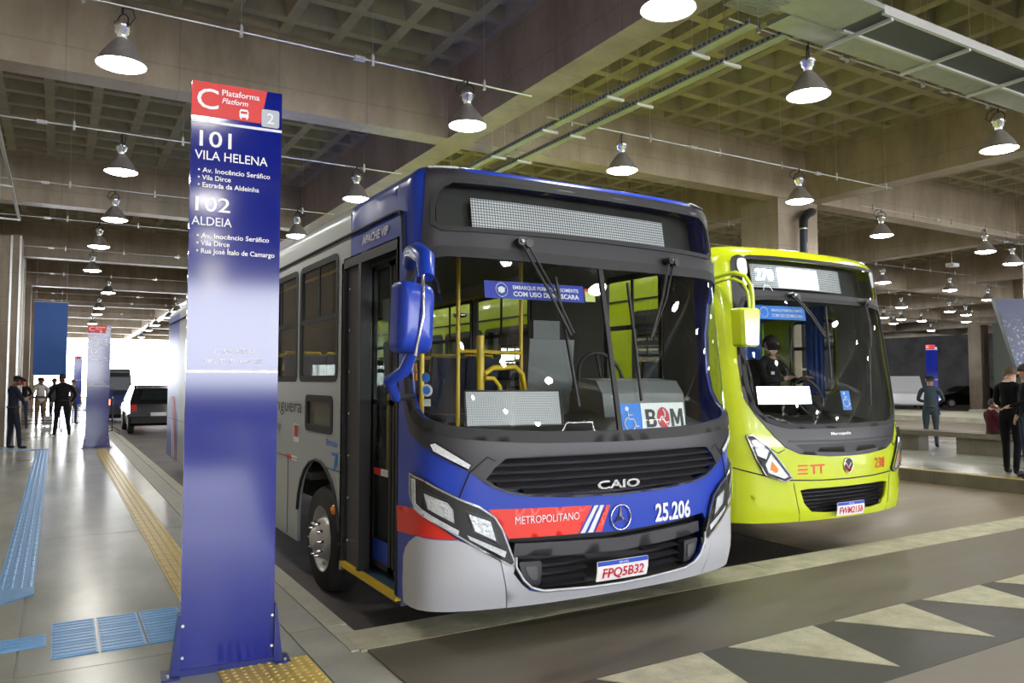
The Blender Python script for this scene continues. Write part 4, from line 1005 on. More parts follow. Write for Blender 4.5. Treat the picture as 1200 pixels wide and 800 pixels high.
for k in range(17):
    s_ = -1.3+2.6*k/16; p = B1(s_, 1.2, -.03); q = (p[0]*.94+B1.xc*.06, 4.95, 1.27+(.10 if s_ > .1 else 0)); vs += [p, q, (q[0], 5.0, .8)]
b.add(vs, [(3*k+j, 3*k+3+j, 3*k+4+j, 3*k+1+j) for k in range(16) for j in range(2)], smooth=True); b.obj('dashboard', mat('dash_grey', (.16, .17, .175), .5), bus)
b = MB(); prof = [(4.72, 1.26), (4.76, 1.50), (4.84, 1.60), (5.05, 1.62), (5.2, 1.5), (5.22, 1.0)]
b.add([(x_, y_, z_) for x_ in (3.62, 4.45) for y_, z_ in prof], [(i, i+1, 7+i, 6+i) for i in range(5)]+[(0, 1, 2, 3, 4, 5), (11, 10, 9, 8, 7, 6)], smooth=False); b.obj('instrument_binnacle', mat('dash_grey', (.16, .17, .175), .5), bus)
b = MB(); b.tube([(4.0+.23*cos(2*pi*k/24), 5.28+.06*sin(2*pi*k/24), 1.62+.22*sin(2*pi*k/24)) for k in range(24)], .016, 8, closed=True); sw = b.obj('steering_wheel', M_black, bus)
b = MB(); 
for a_ in (90, 210, 330): b.tube([(4.0, 5.27, 1.60), (4.0+.22*cos(radians(a_)), 5.28+.06*sin(radians(a_)), 1.62+.21*sin(radians(a_)))], .014, 6)
b.cyl((4.0, 5.27, 1.6), (4.0, 5.0, 1.45), .04, 8); b.obj('wheel_spokes', M_black, sw)
b = MB(); b.cbox((4.0, 5.85, 1.22), (.5, .5, .12)); b.cbox((4.0, 6.12, 1.62), (.5, .12, .75), rx=.1); b.cbox((4.0, 6.17, 2.07), (.3, .1, .2)); b.cbox((4.0, 5.9, .95), (.35, .35, .5)); b.obj('driver_seat', M_int, bus)
MB().box((3.75, 6.45, .76), (4.55, 6.48, 1.55)).obj('driver_partition', M_dark, bus)
for pts, r in (([(2.90, 5.8, .76), (2.90, 5.8, 2.8)], .019), ([(3.64, 6.0, .76), (3.64, 6.0, 2.8)], .019), ([(2.90, 5.8, 1.85), (3.64, 6.0, 1.85)], .019), ([(3.06, 5.7, .76), (3.06, 5.7, 1.98)], .034),
               ([(3.10, 5.7, 1.66), (3.18, 5.7, 1.71), (3.40, 5.7, 1.72), (3.47, 5.7, 1.66), (3.50, 5.7, 1.50), (3.50, 5.7, .76)], .024), ([(3.08, 5.65, 1.62), (3.16, 5.65, 1.62), (3.22, 5.65, 1.55), (3.23, 5.65, .76)], .019),
               ([(2.35, 5.3, .42), (2.35, 5.3, 2.7)], .019), ([(2.35, 6.9, .76), (2.35, 6.9, 2.8)], .019), ([(2.2, 6.0, 2.62), (2.2, 15.2, 2.62)], .015), ([(4.4, 7.0, 2.62), (4.4, 15.2, 2.62)], .015), ([(2.3, 5.2, 2.55), (3.7, 5.3, 2.62)], .012)):
    pole(bus, pts, r)
b = MB()
for z_ in (1.3, 1.36, 1.42): b.tube([(3.2, 5.9, z_-.2), (3.45, 6.05, z_-.2), (3.6, 6.3, z_-.2)], .015, 6)
b.cbox((3.42, 6.1, .95), (.28, .4, .5)); b.obj('turnstile', M_int, bus)
for y_ in (7.9, 8.75, 9.6, 10.45, 11.3, 12.15, 13.0, 13.85):
    for x_ in (2.25, 2.69, 3.92, 4.36): seat(bus, x_, y_, .76, M_seat)
for y_, m_ in ((7.1, M_int),): MB().box((2.05, y_, .76), (2.9, y_+.03, 1.75)).obj('partition', M_glasst, bus)
MB().lathe([(.0, .0), (.06, .01), (.07, .04), (.0, .05)], (3.32, 6.6, 2.2), 14, axis='Z').obj('cabin_mirror', M_chrome, bus)
# ---- rear-view mirror on the platform side
mr = MB().tube([(1.96, 4.62, 2.36), (1.90, 4.45, 2.40), (1.84, 4.22, 2.37), (1.80, 4.02, 2.30), (1.78, 3.96, 2.18)], .045, 10, radii=[.05, .055, .06, .055, .045]).obj('side_mirror', M_bblue, bus)
b = MB()
P = rnd([(-.09, -.20), (.115, -.21), (.13, .17), (-.075, .20)], .05); m0 = len(P)
def mp(x_, y_, z_): return (1.66+x_, 3.92+y_, 1.955+z_)
RG = [(.07, 1.0), (-.02, 1.0), (-.05, .97), (-.075, .90), (-.092, .76), (-.10, .55), (-.103, .3)]
b.add([mp(x_*k_, d_, z_*k_) for d_, k_ in RG for x_, z_ in P], [(r_*m0+i, r_*m0+(i+1) % m0, (r_+1)*m0+(i+1) % m0, (r_+1)*m0+i) for r_ in range(6) for i in range(m0)]+[tuple(range(6*m0, 7*m0))], smooth=True)
b.obj('mirror_shell', M_bblue, mr)
b = MB(); b.add([mp(x_*.92, .071, z_*.92) for x_, z_ in P], [tuple(range(m0))]); b.obj('mirror_glass', M_chrome, mr)
MB().tube([mp(.045, -.085, .22), mp(.03, -.125, .0), mp(-.0, -.085, -.22)], .009, 8).obj('mirror_rod', M_chrome, mr)
MB().tube([mp(.02, .0, -.20), mp(.0, .06, -.30), (1.60, 4.05, 1.60), (1.70, 4.2, 1.50)], .035, 8, radii=[.03, .035, .035, .028]).obj('lower_arm', M_bblue, mr)
MB().tube([(1.70, 4.2, 1.50), (1.97, 4.60, 1.50)], .02, 8).obj('arm_bracket', M_dark, mr)
ORG = (0.0, 0.0, 0.0)
BUS1 = bus
# ---------------------------------------------------------------- bus 2: lime yellow bus
BLEN = 11.5
B2 = Body(6.74, 4.88, 1.29, .36, 3.0, .14, 1.0, .17, 2.94, .24, .14, .25)
bus2 = empty('bus', (6.74, 4.88+BLEN/2, LZ), 0, 'lime yellow city bus with lit destination sign, ETT lettering and number 238', 'bus')
ORG = tuple(bus2.location)
BK2 = BLEN-B2.P[-1][1]+B2.sc
G2 = sym([(0, 2.835), (-.70, 2.836), (-1.07, 2.83), (-1.12, 2.81), (-1.145, 2.76), (-1.155, 2.60), (-1.175, 2.2), (-1.19, 1.75), (-1.18, 1.44), (-1.09, 1.28), (-.92, 1.065), (-.82, .97), (-.665, .906), (-.313, .872), (0, .865)])
W2 = sym([(0, 2.42), (-.8, 2.42), (-1.06, 2.40), (-1.115, 2.30), (-1.145, 2.0), (-1.15, 1.6), (-1.12, 1.37), (-1.07, 1.30), (-.99, 1.225), (-.85, 1.175), (-.747, 1.155), (0, 1.15)])
S2 = sym([(0, 2.80), (-.7, 2.80), (-1.05, 2.79), (-1.10, 2.74), (-1.10, 2.55), (-1.05, 2.49), (-.7, 2.48), (0, 2.48)])
g2 = [(-.665, .565), (-.562, .577), (0, .574), (.562, .577), (.665, .565), (.621, .441), (.53, .358), (.319, .338), (-.319, .338), (-.533, .358), (-.621, .441)]
patch(B2, 'front_shell', rect(-FR, FR, .27, 2.82), M_lime, bus2, 0, .02, holes=[W2, S2, g2])
mk2 = patch(B2, 'front_mask', G2, M_mask, bus2, .010, .014, holes=[W2, S2])
patch(B2, 'windscreen_gasket', inset(W2, -.012), M_rub, mk2, .018, .02, holes=[inset(W2, .03)])
patch(B2, 'windscreen', W2, M_glass, bus2, .004, 0); patch(B2, 'sign_glass', S2, M_glass, bus2, .006, 0)
patch(B2, 'mask_step', sym([(0, 1.03), (-.78, 1.04), (-.80, 1.02), (0, 1.005)]), M_dark, mk2, .016, .004)
pb = patch(B2, 'grille_bar', sym([(0, 1.0), (-.72, 1.0), (-.60, .93), (0, .90)]), M_dark, mk2, .013, .003)
b = MB(); b.add([B2(s, z, -.16) for z in (2.44, 2.83) for s in [-1.15+.115*k for k in range(21)]], [(k, k+1, 22+k, 21+k) for k in range(20)], smooth=True); sb = b.obj('sign_box', M_dark, bus2)
b = MB(); b.add([B2(s, z, -.07) for z in (2.52, 2.755) for s in [-.90+1.30*k/12 for k in range(13)]], [(k, k+1, 14+k, 13+k) for k in range(12)], smooth=True); b.obj('led_matrix', M_ledoff, sb)
M_glow = mat('led_glow', (.85, .93, 1.0), .4, emit=9.0)
def ledtext(root, txt, s0, s1, z, cap, off, bold=.05):
    return stext(B2, 'lit_lettering', root, txt, s0, s1, z, cap, M_glow, off, bold=bold)
ledtext(sb, '270', -.84, -.62, 2.60, .11, -.062, .0)
b = MB(); b.add([B2(s, z, -.065) for z in (2.535, 2.735) for s in [-.56+.58*k/6 for k in range(7)]], [(k, k+1, 8+k, 7+k) for k in range(6)]); b.obj('lit_matrix', M_ledon, sb)
ledtext(sb, 'CENTRO', -.54, .0, 2.575, .13, -.055, .06)
b = MB(); b.add([B2(s, z, -.07) for z in (1.375, 1.545) for s in [-1.01+.65*k/6 for k in range(7)]], [(k, k+1, 8+k, 7+k) for k in range(6)]); lp = b.obj('led_card', M_ledon, bus2)
ledtext(lp, 'TERM', -.86, -.44, 1.40, .12, -.06, .07)
patch(B2, 'corner_lamp', rnd([(-1.07, 2.80), (-.975, 2.80), (-.975, 2.66), (-1.0, 2.62), (-1.05, 2.63), (-1.085, 2.70)], .04), M_clear, bus2, .012, .004)
patch(B2, 'corner_lamp', rnd(mir([(-1.07, 2.80), (-.975, 2.80), (-.975, 2.66), (-1.0, 2.62), (-1.05, 2.63), (-1.085, 2.70)]), .04), M_clear, bus2, .012, .004)
wiper(B2, bus2, (-.52, 2.44), (-.19, 2.04), ((-.05, 2.35), (-.15, 1.6)), .010); wiper(B2, bus2, (.60, 2.43), (.55, 1.95), ((.60, 2.0), (.42, 1.35)), .010)
c = card(B2, bus2, -.95, -.30, 2.20, 2.335, M_cardblue, -.03)
stext(B2, 'lettering', c, 'EMBARQUE PERMITIDO SOMENTE', -.74, -.34, 2.28, .025, M_whitep, -.027, .01); stext(B2, 'lettering', c, 'COM USO DE MÁSCARA', -.74, -.34, 2.225, .03, M_whitep, -.027, .01)
stroke(B2, 'mask_symbol', c, [(-.83+.045*cos(2*pi*k/16), 2.268+.05*sin(2*pi*k/16)) for k in range(16)], .006, M_whitep, -.026, closed=True)
c = card(B2, bus2, .015, .15, 1.31, 1.50, M_cardblue); wheelchair(B2, c, .07, 1.41, .16, M_whitep, -.006)
stext(B2, 'badge', bus2, 'Marcopolo', -.26, .03, 1.075, .028, M_whitep, .016, bold=.02)
stroke(B2, 'panel_seam', bus2, [(-1.75, .84), (-1.324, .785), (-1.043, .715), (-.763, .665), (-.4, .65), (0, .645), (.4, .65), (.763, .665), (1.043, .715), (1.324, .785), (1.75, .84)], .012, M_dark, .002)
for sg in (-1, 1):
    P = [(-.83, .955), (-.90, .92), (-1.02, .99)]; P = P if sg < 0 else mir(P); stroke(B2, 'panel_seam', bus2, P, .008, M_dark, .002)
    P = [(-1.21, .56), (-.99, .54), (-1.0, .44), (-1.1, .42)]; P = P if sg < 0 else mir(P); patch(B2, 'tow_cover', rnd(P, .03), M_lime, bus2, .004, .003, res=.04)
    P = [(-.74, .64), (-.70, .45), (-.66, .275)]; P = P if sg < 0 else mir(P); stroke(B2, 'bumper_seam', bus2, P, .007, mat('lime_shadow_gap', (.15, .18, .01), .6), .001)
stext(B2, 'lettering', bus2, 'TT', -.545, -.36, .715, .085, M_redp, .004, bold=.02)
for z in (.715, .752, .79): patch(B2, 'lettering', rect(-.69, -.575, z, z+.014), M_redp, bus2, .004, .001)
stext(B2, 'lettering', bus2, '238', .42, .62, .72, .10, M_redp, .006, bold=.008)
P = [(-.03+.065*cos(2*pi*k/24), .775+.07*sin(2*pi*k/24)) for k in range(24)]
em = patch(B2, 'round_emblem', P, M_dark, bus2, .006, .004); stroke(B2, 'emblem_ring', em, P, .012, M_chrome, .01, closed=True)
stroke(B2, 'emblem_letter', em, [(-.07, .80), (-.03, .745), (.01, .80)], .012, M_whitep, .011); stroke(B2, 'emblem_letter', em, [(-.07, .775), (-.055, .72), (-.03, .755), (-.005, .72), (.01, .775)], .010, M_redp, .011)
b = MB(); b.add([B2(s, z, -.09) for z in (.32, .60) for s in [-.7+.07*k for k in range(21)]], [(k, k+1, 22+k, 21+k) for k in range(20)], smooth=True); gg = b.obj('grille', M_dark, bus2)
for k in range(6):
    z = .545-.036*k; sp = span(g2, z)
    if sp:
        b = MB(); vs = []
        for i in range(11):
            s = sp[0]+(sp[1]-sp[0])*i/10; vs += [B2(s, z+.012, -.06), B2(s, z, -.01), B2(s, z-.012, -.06)]
        b.add(vs, [(3*i+j, 3*i+(j+1) % 3, 3*i+3+(j+1) % 3, 3*i+3+j) for i in range(10) for j in range(3)]); b.obj('slat', M_mask, gg)
pl = patch(B2, 'number_plate', rnd(rect(-.25, .15, .30, .43), .01), M_plate_w, bus2, .05, .008)
patch(B2, 'plate_band', rect(-.246, .146, .40, .428), M_plate_b, pl, .052, .001); stext(B2, 'lettering', pl, 'BRASIL', -.09, -.01, .407, .013, M_white, .0535); stext(B2, 'lettering', pl, 'FWM2158', -.22, .12, .32, .062, M_plate_r, .052, bold=.02)
bus = bus2
H2 = [(-1.208, 1.089), (-1.149, 1.10), (-1.015, 1.002), (-.86, .81), (-.763, .69), (-.842, .65), (-1.043, .718), (-1.13, .871)]
la = [(-1.17, 1.05), (-1.12, 1.055), (-1.0, .95), (-1.03, .86), (-1.12, .90)]; lb = [(-.99, .93), (-.90, .82), (-.80, .70), (-.86, .68), (-1.02, .74), (-1.05, .82)]
am = [(-.98, .85), (-.92, .78), (-.93, .74), (-1.0, .77)]
for f_ in (lambda P: P, mir):
    h = headlight(f_(H2), f_(la), f_(lb), None, None, B2)
    patch(B2, 'indicator', f_(am), M_amber, h, .034, .004)
patch(B2, 'inner_lining', rect(1.25, 2.05, .9, 2.45), M_int, bus2, -.035, 0); patch(B2, 'inner_lining', rect(-2.05, -1.25, .9, 2.45), M_int, bus2, -.035, 0)
# side skins
win2 = [(-2.05, -2.75)]+[(-3.5-1.36*k, -4.78-1.36*k) for k in range(5)]
for sg in (-1, 1):
    f_ = (lambda P: P) if sg < 0 else mir
    P = f_([(-BK2, .10)]+[(a-1.0*0, z) for a, z in arch(-9.3, .62, .10)]+arch(-3.62, .62, .10)+[(-FR, .10), (-FR, 2.82), (-BK2, 2.82)])
    patch(B2, 'side_panel', P, M_lime, bus2, 0, .03, holes=[f_(rnd(rect(b_+.03, a_-.03, 1.47, 2.34), .08)) for a_, b_ in win2], res=.15)
    for a_, b_ in win2:
        if sg < 0: window(B2, bus2, b_, a_, 1.45, 2.36, 2.0)
        else: window(B2, bus2, -a_, -b_, 1.45, 2.36, 2.0)
    stroke(B2, 'gutter', bus2, f_([(-BK2+.1, 2.49), (-1.75, 2.49)]), .018, M_rub, .008)
    stroke(B2, 'panel_seam', bus2, f_([(-BK2+.1, .84), (-4.3, .84)]), .008, M_dark, .002)
strip(B2, 'roof_edge', -BK2, BK2, M_lime, bus2, 2.82)
hull(B2, bus2, BLEN, M_lime, .12, True, M_lime)
for y_ in (B2(-3.62, 1)[1], B2(-9.3, 1)[1]):
    roundwheel(bus2, B2.xc-B2.W+.04, y_, .24, -1); roundwheel(bus2, B2.xc+B2.W-.04, y_, .24, 1)
    MB().box((B2.xc-B2.W+.33, y_-.62, .05), (B2.xc+B2.W-.33, y_+.62, .9)).obj('wheel_housing', M_dark, bus2)
yb = 4.88+BLEN; X2 = B2.xc-B2.W
MB().box((X2+.04, 5.6, .70), (B2.xc+B2.W-.04, yb-.1, .76)).obj('cabin_floor', M_intd, bus2)
MB().box((X2+.1, 6.0, 2.74), (B2.xc+B2.W-.1, yb-.1, 2.78)).obj('headliner', M_int, bus2)
b = MB(); vs = []
for k in range(17):
    s_ = -1.2+2.4*k/16; p = B2(s_, 1.12, -.03); q = (p[0]*.94+B2.xc*.06, 5.75, 1.22); vs += [p, q, (q[0], 5.8, .76)]
b.add(vs, [(3*k+j, 3*k+3+j, 3*k+4+j, 3*k+1+j) for k in range(16) for j in range(2)], smooth=True); b.obj('dashboard', M_intd, bus2)
# in this bus the driver is seen behind the windscreen, behind blue curtains
DX, DY = 7.27, 6.30
b = MB(); b.tube([(DX+.02+.22*cos(2*pi*k/24), 5.78+.08*sin(2*pi*k/24), 1.42+.2*sin(2*pi*k/24)) for k in range(24)], .015, 8, closed=True); sw = b.obj('steering_wheel', M_black, bus2)
b = MB(); b.cyl((DX+.02, 5.78, 1.42), (DX+.02, 5.55, 1.25), .035, 8); b.tube([(DX-.2, 5.78, 1.42), (DX+.24, 5.78, 1.42)], .014, 6); b.obj('wheel_spokes', M_black, sw)
b = MB(); b.cbox((DX, DY+.05, 1.12), (.5, .5, .12)); b.cbox((DX, DY+.32, 1.5), (.5, .12, .72), rx=.1); b.cbox((DX, DY+.05, .92), (.35, .35, .3)); b.obj('driver_seat', M_dark, bus2)
M_curt = mat('curtain_blue', (.02, .09, .42), .8)
def curtain(x0, x1, y, z0, z1):
    b = MB(); n = 24
    b.add([(x0+(x1-x0)*i/n, y+.025*sin(i*1.9), z) for z in (z0, z1) for i in range(n+1)], [(i, i+1, n+2+i, n+1+i) for i in range(n)], smooth=True); b.obj('curtain', M_curt, bus2)
curtain(7.45, 7.93, 6.95, 1.3, 2.6); curtain(7.0, 7.25, 6.9, 1.3, 2.6)
b = MB(); b.add([(7.93+.02*sin(i*1.9), 6.05+.02*i, z) for z in (1.4, 2.5) for i in range(15)], [(i, i+1, 16+i, 15+i) for i in range(14)], smooth=True); b.obj('curtain', M_curt, bus2)
for x_ in (X2+.035, B2.xc+B2.W-.035):
    for z0_, z1_ in ((.76, 1.44), (2.37, 2.75)): MB().box((x_-.006, 5.42, z0_), (x_+.006, yb-.1, z1_)).obj('inner_panel', M_int, bus2)
    b = MB(); [b.box((x_-.006, y_, 1.44), (x_+.006, y_+.10, 2.37)) for y_ in (5.42, 7.15, 8.35, 9.7, 11.05, 12.4)]; b.obj('inner_pillars', M_int, bus2)
MB().box((B2.xc+B2.W-.2, 6.9, 1.7), (B2.xc+B2.W-.18, 7.1, 2.35)).obj('hi_vis_vest', mat('lime_cloth', (.35, .7, .02), .8), bus2)
MB().box((7.15, 6.9, 1.2), (7.55, 6.93, 2.6)).obj('hi_vis_vest_panel', mat('lime_cloth', (.35, .7, .02), .8), bus2) if False else None
for pts in ([(6.75, 6.7, .76), (6.75, 6.7, 2.74)], [(7.35, 7.2, .76), (7.35, 7.2, 2.74)], [(6.4, 6.6, 1.7), (6.4, 6.6, 2.6)]): pole(bus2, pts, .018, M_galv)
for y_ in (8.2, 9.05, 9.9, 10.75, 11.6, 12.5, 13.4, 14.3):
    for x_ in (5.75, 6.19, 7.3, 7.74): seat(bus2, x_, y_, .76, M_seat)
# mirror on its curved arm
mr = MB().tube([(5.46, 5.45, 2.585), (5.40, 5.2, 2.60), (5.38, 5.05, 2.60), (5.42, 4.97, 2.56), (5.47, 4.95, 2.48), (5.495, 4.95, 2.38), (5.495, 4.95, 2.2)], .020, 8).obj('side_mirror', M_lime, bus2)
MB().tube([(5.46, 5.45, 2.53), (5.38, 5.2, 2.545), (5.36, 5.05, 2.54), (5.40, 4.98, 2.50), (5.44, 4.96, 2.42), (5.46, 4.96, 2.34), (5.46, 4.96, 2.2)], .014, 8).obj('mirror_arm', M_lime, mr)
P = rnd([(-.10, -.175), (.10, -.18), (.12, .18), (-.12, .175)], .03); m0 = len(P); c0 = (5.392, 4.95, 2.085)
b = MB(); b.add([(c0[0]+x_, c0[1]-.05, c0[2]+z_) for x_, z_ in P]+[(c0[0]+x_*.85, c0[1]-.085, c0[2]+z_*.92) for x_, z_ in P]+[(c0[0]+x_, c0[1]+.06, c0[2]+z_) for x_, z_ in P],
      [(i, (i+1) % m0, m0+(i+1) % m0, m0+i) for i in range(m0)]+[(i, 2*m0+i, 2*m0+(i+1) % m0, (i+1) % m0) for i in range(m0)]+[tuple(range(m0, 2*m0))]); b.obj('mirror_shell', M_lime, mr)
b = MB(); b.add([(c0[0]+x_*.9, c0[1]+.061, c0[2]+z_*.92) for x_, z_ in P], [tuple(range(m0))]); b.obj('mirror_glass', M_chrome, mr)
ORG = (0.0, 0.0, 0.0)
# ================================================================ PEOPLE
SKIN = {}
def skinmat(k): return mat('skin_%d' % k, [(.42, .24, .16), (.30, .16, .10), (.16, .08, .05)][k], .5)
def cloth(name, c, r=.85): return mat('cloth_'+name, c, r, spec=0.15)
def person(label, loc, face, h=1.74, skin=0, top='navy', bottom='navy', shoe='black', arms=None, legs=None, head=(0, 0), lean=0.0, seated=False, hair='dark', cap=None, mask=None, wide=1.0, extras=None, group=None, cat='person', sleeves=True):
    """one continuous skinned body; x right, +y forwards, in units of the height 1.72"""
    root = empty('person', loc, face, label, cat, group)
    K = h/1.72; pz = .92 if not seated else .50
    J = {}; E = []
    def j(n, p, r, par=None, reg=None):
        J[n] = (Vector(p), r)
        if par: E.append((par, n, reg))
    up = Vector((0, sin(lean), cos(lean)))
    def T(x, y, d): return Vector((x, y, pz))+up*d+Vector((0, 0, 0))
    j('pel', (0, 0, pz), .125*wide); j('bel', T(0, .01, .13), .125*wide, 'pel', 'top'); j('che', T(0, .0, .34), .135*wide, 'bel', 'top'); j('nec0', T(0, -.01, .50), .075, 'che', 'top')
    j('nec', T(0, .0, .57), .052, 'nec0', 'skin')
    hx, hy = head
    hc = T(0, .0, .57)+Vector((sin(hx)*.03, .02+hy*.08, .0))
    j('jaw', hc+Vector((sin(hx)*.02, .025+cos(hx)*.0+hy*.05, .055-hy*.02)), .070, 'nec', 'skin'); j('hea', hc+Vector((0, .01+hy*.06, .125-hy*.03)), .088, 'jaw', 'skin'); j('hto', hc+Vector((0, .005+hy*.05, .185-hy*.04)), .06, 'hea', 'skin')
    HC = J['hea'][0].copy(); F = Vector((sin(hx), cos(hx), -hy*.5)).normalized()
    arms = arms or {}
    for s, nm in ((-1, 'l'), (1, 'r')):
        a = arms.get(nm, ((s*.25, -.02, .22), (s*.26, .04, -.02)))
        j('sh'+nm, T(s*.165*wide, -.01, .455), .062, 'nec0', 'top')
        el = T(*a[0]) if len(a[0]) == 3 else a[0]; wr = T(*a[1])
        j('el'+nm, el, .046, 'sh'+nm, 'top'); j('fo'+nm, el.lerp(wr, .5), .040, 'el'+nm, 'top' if sleeves else 'skin'); j('wr'+nm, wr, .028, 'fo'+nm, 'top' if sleeves else 'skin')
        d = (wr-el).normalized(); side = Vector((0, 0, 1)).cross(d); side = side.normalized() if side.length > .2 else Vector((0, 1, 0)); nrm = side.cross(d).normalized()
        pm = wr+d*.06; j('pa'+nm, pm, .030, 'wr'+nm, 'skin')
        for k in range(4):
            f0 = pm+side*(.027-.018*k)+d*.02; L = (.036, .042, .040, .031)[k]
            f1 = f0+d*L*.9+nrm*.004; f2 = f1+d*L*.55+nrm*.016
            j('f%d%s' % (k, nm), f0, .0095, 'pa'+nm, 'skin'); j('g%d%s' % (k, nm), f1, .0085, 'f%d%s' % (k, nm), 'skin'); j('h%d%s' % (k, nm), f2, .0075, 'g%d%s' % (k, nm), 'skin')
        t0 = wr+d*.03+side*.03; j('t0'+nm, t0, .011, 'wr'+nm, 'skin'); j('t1'+nm, t0+d*.03+side*.018+nrm*.008, .009, 't0'+nm, 'skin')
        l = (legs or {}).get(nm)
        if seated: l = l or ((s*.10, .44, .50), (s*.11, .46, .09))
        else: l = l or ((s*.105, .02, .48), (s*.115, -.02, .085))
        j('hi'+nm, (s*.085*wide, 0, pz-.03), .088*wide, 'pel', 'bot'); kn = Vector(l[0]); an = Vector(l[1])
        j('th'+nm, Vector((s*.085*wide, 0, pz-.03)).lerp(kn, .5), .078*wide, 'hi'+nm, 'bot'); j('kn'+nm, kn, .060, 'th'+nm, 'bot'); j('ca'+nm, kn.lerp(an, .35), .056, 'kn'+nm, 'bot'); j('an'+nm, an, .047, 'ca'+nm, 'bot')
        j('he'+nm, an+Vector((0, -.015, -.045)), .040, 'an'+nm, 'shoe'); j('to'+nm, an+Vector((s*.02, .10, -.050)), .036, 'he'+nm, 'shoe'); j('tt'+nm, an+Vector((s*.025, .16, -.055)), .026, 'to'+nm, 'shoe')
    names = list(J); idx = {n: i for i, n in enumerate(names)}
    me = bpy.data.meshes.new('body'); me.from_pydata([J[n][0]*K for n in names], [(idx[a], idx[b]) for a, b, _ in E], [])
    o = bpy.data.objects.new('body', me); COL.objects.link(o)
    o.modifiers.new('skin', 'SKIN'); sb_ = o.modifiers.new('sub', 'SUBSURF'); sb_.levels = 1; sb_.render_levels = 1
    if not me.skin_vertices: me.attributes.new
    for n in names:
        v = me.skin_vertices[0].data[idx[n]]; r = J[n][1]*K
        v.radius = (r, r*(.78 if n in ('che', 'bel', 'pel') else 1)); v.use_root = (n == 'pel')
    bpy.context.view_layer.update()
    m2 = bpy.data.meshes.new_from_object(o.evaluated_get(bpy.context.evaluated_depsgraph_get()))
    bpy.data.objects.remove(o)
    regs = ['skin', 'top', 'bot', 'shoe']
    for mm in (skinmat(skin), top, bottom, cloth('shoe_'+shoe, (.012, .012, .014), .4)):
        m2.materials.append(mm if not isinstance(mm, str) else cloth(mm, (.02, .03, .07)))
    segs = [(J[a][0]*K, J[b][0]*K, regs.index(r or 'top'), J[b][1]*K) for a, b, r in E]
    for p in m2.polygons:
        c = p.center; best = None
        for a, b, r, rad in segs:
            ab = b-a; t = max(0, min(1, (c-a).dot(ab)/max(ab.length_squared, 1e-9))); dd = (c-(a+ab*t)).length-rad*.6
            if best is None or dd < best[0]: best = (dd, r)
        p.material_index = best[1]; p.use_smooth = True
    m2.name = 'body'; body = link('body', m2, root)
    HCk = HC*K; R_ = Vector((0, 0, 1)).cross(F).normalized()*-1
    def hp(x, y, z): return HCk+(R_*x+F*y+Vector((0, 0, z)))*K
    b = MB(); b.tube([hp(0, .078, .03), hp(0, .105, -.005), hp(0, .082, -.018)], .01*K, 6, radii=[.007*K, .014*K, .008*K]); 
    for s in (-1, 1): b.tube([hp(s*.086, .0, .02), hp(s*.096, -.012, .0), hp(s*.086, -.004, -.025)], .01*K, 6)
    b.obj('nose_and_ears', skinmat(skin), root)
    b = MB()
    for s in (-1, 1): b.lathe([(0, -.009*K), (.009*K, 0), (0, .009*K)], hp(s*.032, .080, .022), 8)
    b.obj('eyes', M_black, root)
    b = MB(); b.tube([hp(-.024, .083, -.045), hp(0, .090, -.047), hp(.024, .083, -.045)], .006*K, 6); b.obj('mouth', mat('lips', (.25, .08, .07), .5), root)
    def shell(name, m, z0, r, front=.0, y0=-.012):
        bb = MB(); n = 16; rings = []
        for i in range(7):
            t = i/6; zz = z0+(.118-z0)*t; rr = r*sqrt(max(.0, 1-t**2.6))
            rings.append([hp(rr*cos(2*pi*k/n), y0+rr*1.08*sin(2*pi*k/n), zz+(front*max(0, sin(2*pi*k/n)) if i == 0 else 0)) for k in range(n)])
        bb.add([q for g_ in rings for q in g_], [(i*n+k, i*n+(k+1) % n, (i+1)*n+(k+1) % n, (i+1)*n+k) for i in range(6) for k in range(n)], smooth=True)
        return bb.obj(name, m, root)
    if hair: shell('hair', mat('hair_'+hair, {'dark': (.015, .011, .009), 'grey': (.18, .17, .16), 'brown': (.06, .035, .02)}[hair], .7), -.03, .096, .075)
    if cap:
        c_ = shell('cap', cap, .035, .105, 0, 0); bb = MB(); bb.add([hp(-.07, .08, .04), hp(.07, .08, .04), hp(.055, .17, .03), hp(-.055, .17, .03), hp(-.07, .08, .048), hp(.07, .08, .048), hp(.055, .17, .036), hp(-.055, .17, .036)], [(0, 3, 2, 1), (4, 5, 6, 7), (0, 1, 5, 4), (1, 2, 6, 5), (2, 3, 7, 6), (3, 0, 4, 7)]); bb.obj('visor', cap, c_)
    if mask:
        bb = MB(); n = 9; vs = []
        for zz, rr in ((.005, .094), (-.03, .100), (-.07, .084)):
            for k in range(n):
                a = radians(15+150*k/(n-1)); vs.append(hp(rr*cos(a), rr*1.1*sin(a)+.0, zz))
        bb.add(vs, [(r_*n+k, r_*n+k+1, (r_+1)*n+k+1, (r_+1)*n+k) for r_ in range(2) for k in range(n-1)], smooth=True); bb.obj('face_mask', mask, root)
    if extras: extras(root, K, T, hp)
    return root
C_navy = cloth('navy', (.02, .028, .05)); C_black = cloth('black', (.012, .012, .015)); C_grey = cloth('grey', (.12, .13, .14)); C_guard = cloth('guard_grey', (.035, .05, .06))
C_white = cloth('white', (.6, .6, .62)); C_tan = cloth('tan', (.28, .2, .13)); C_maroon = cloth('maroon', (.045, .006, .012)); C_denim = cloth('denim', (.05, .08, .16)); C_red = cloth('red', (.35, .03, .03)); C_blk_suit = cloth('suit', (.004, .0045, .006), .95)
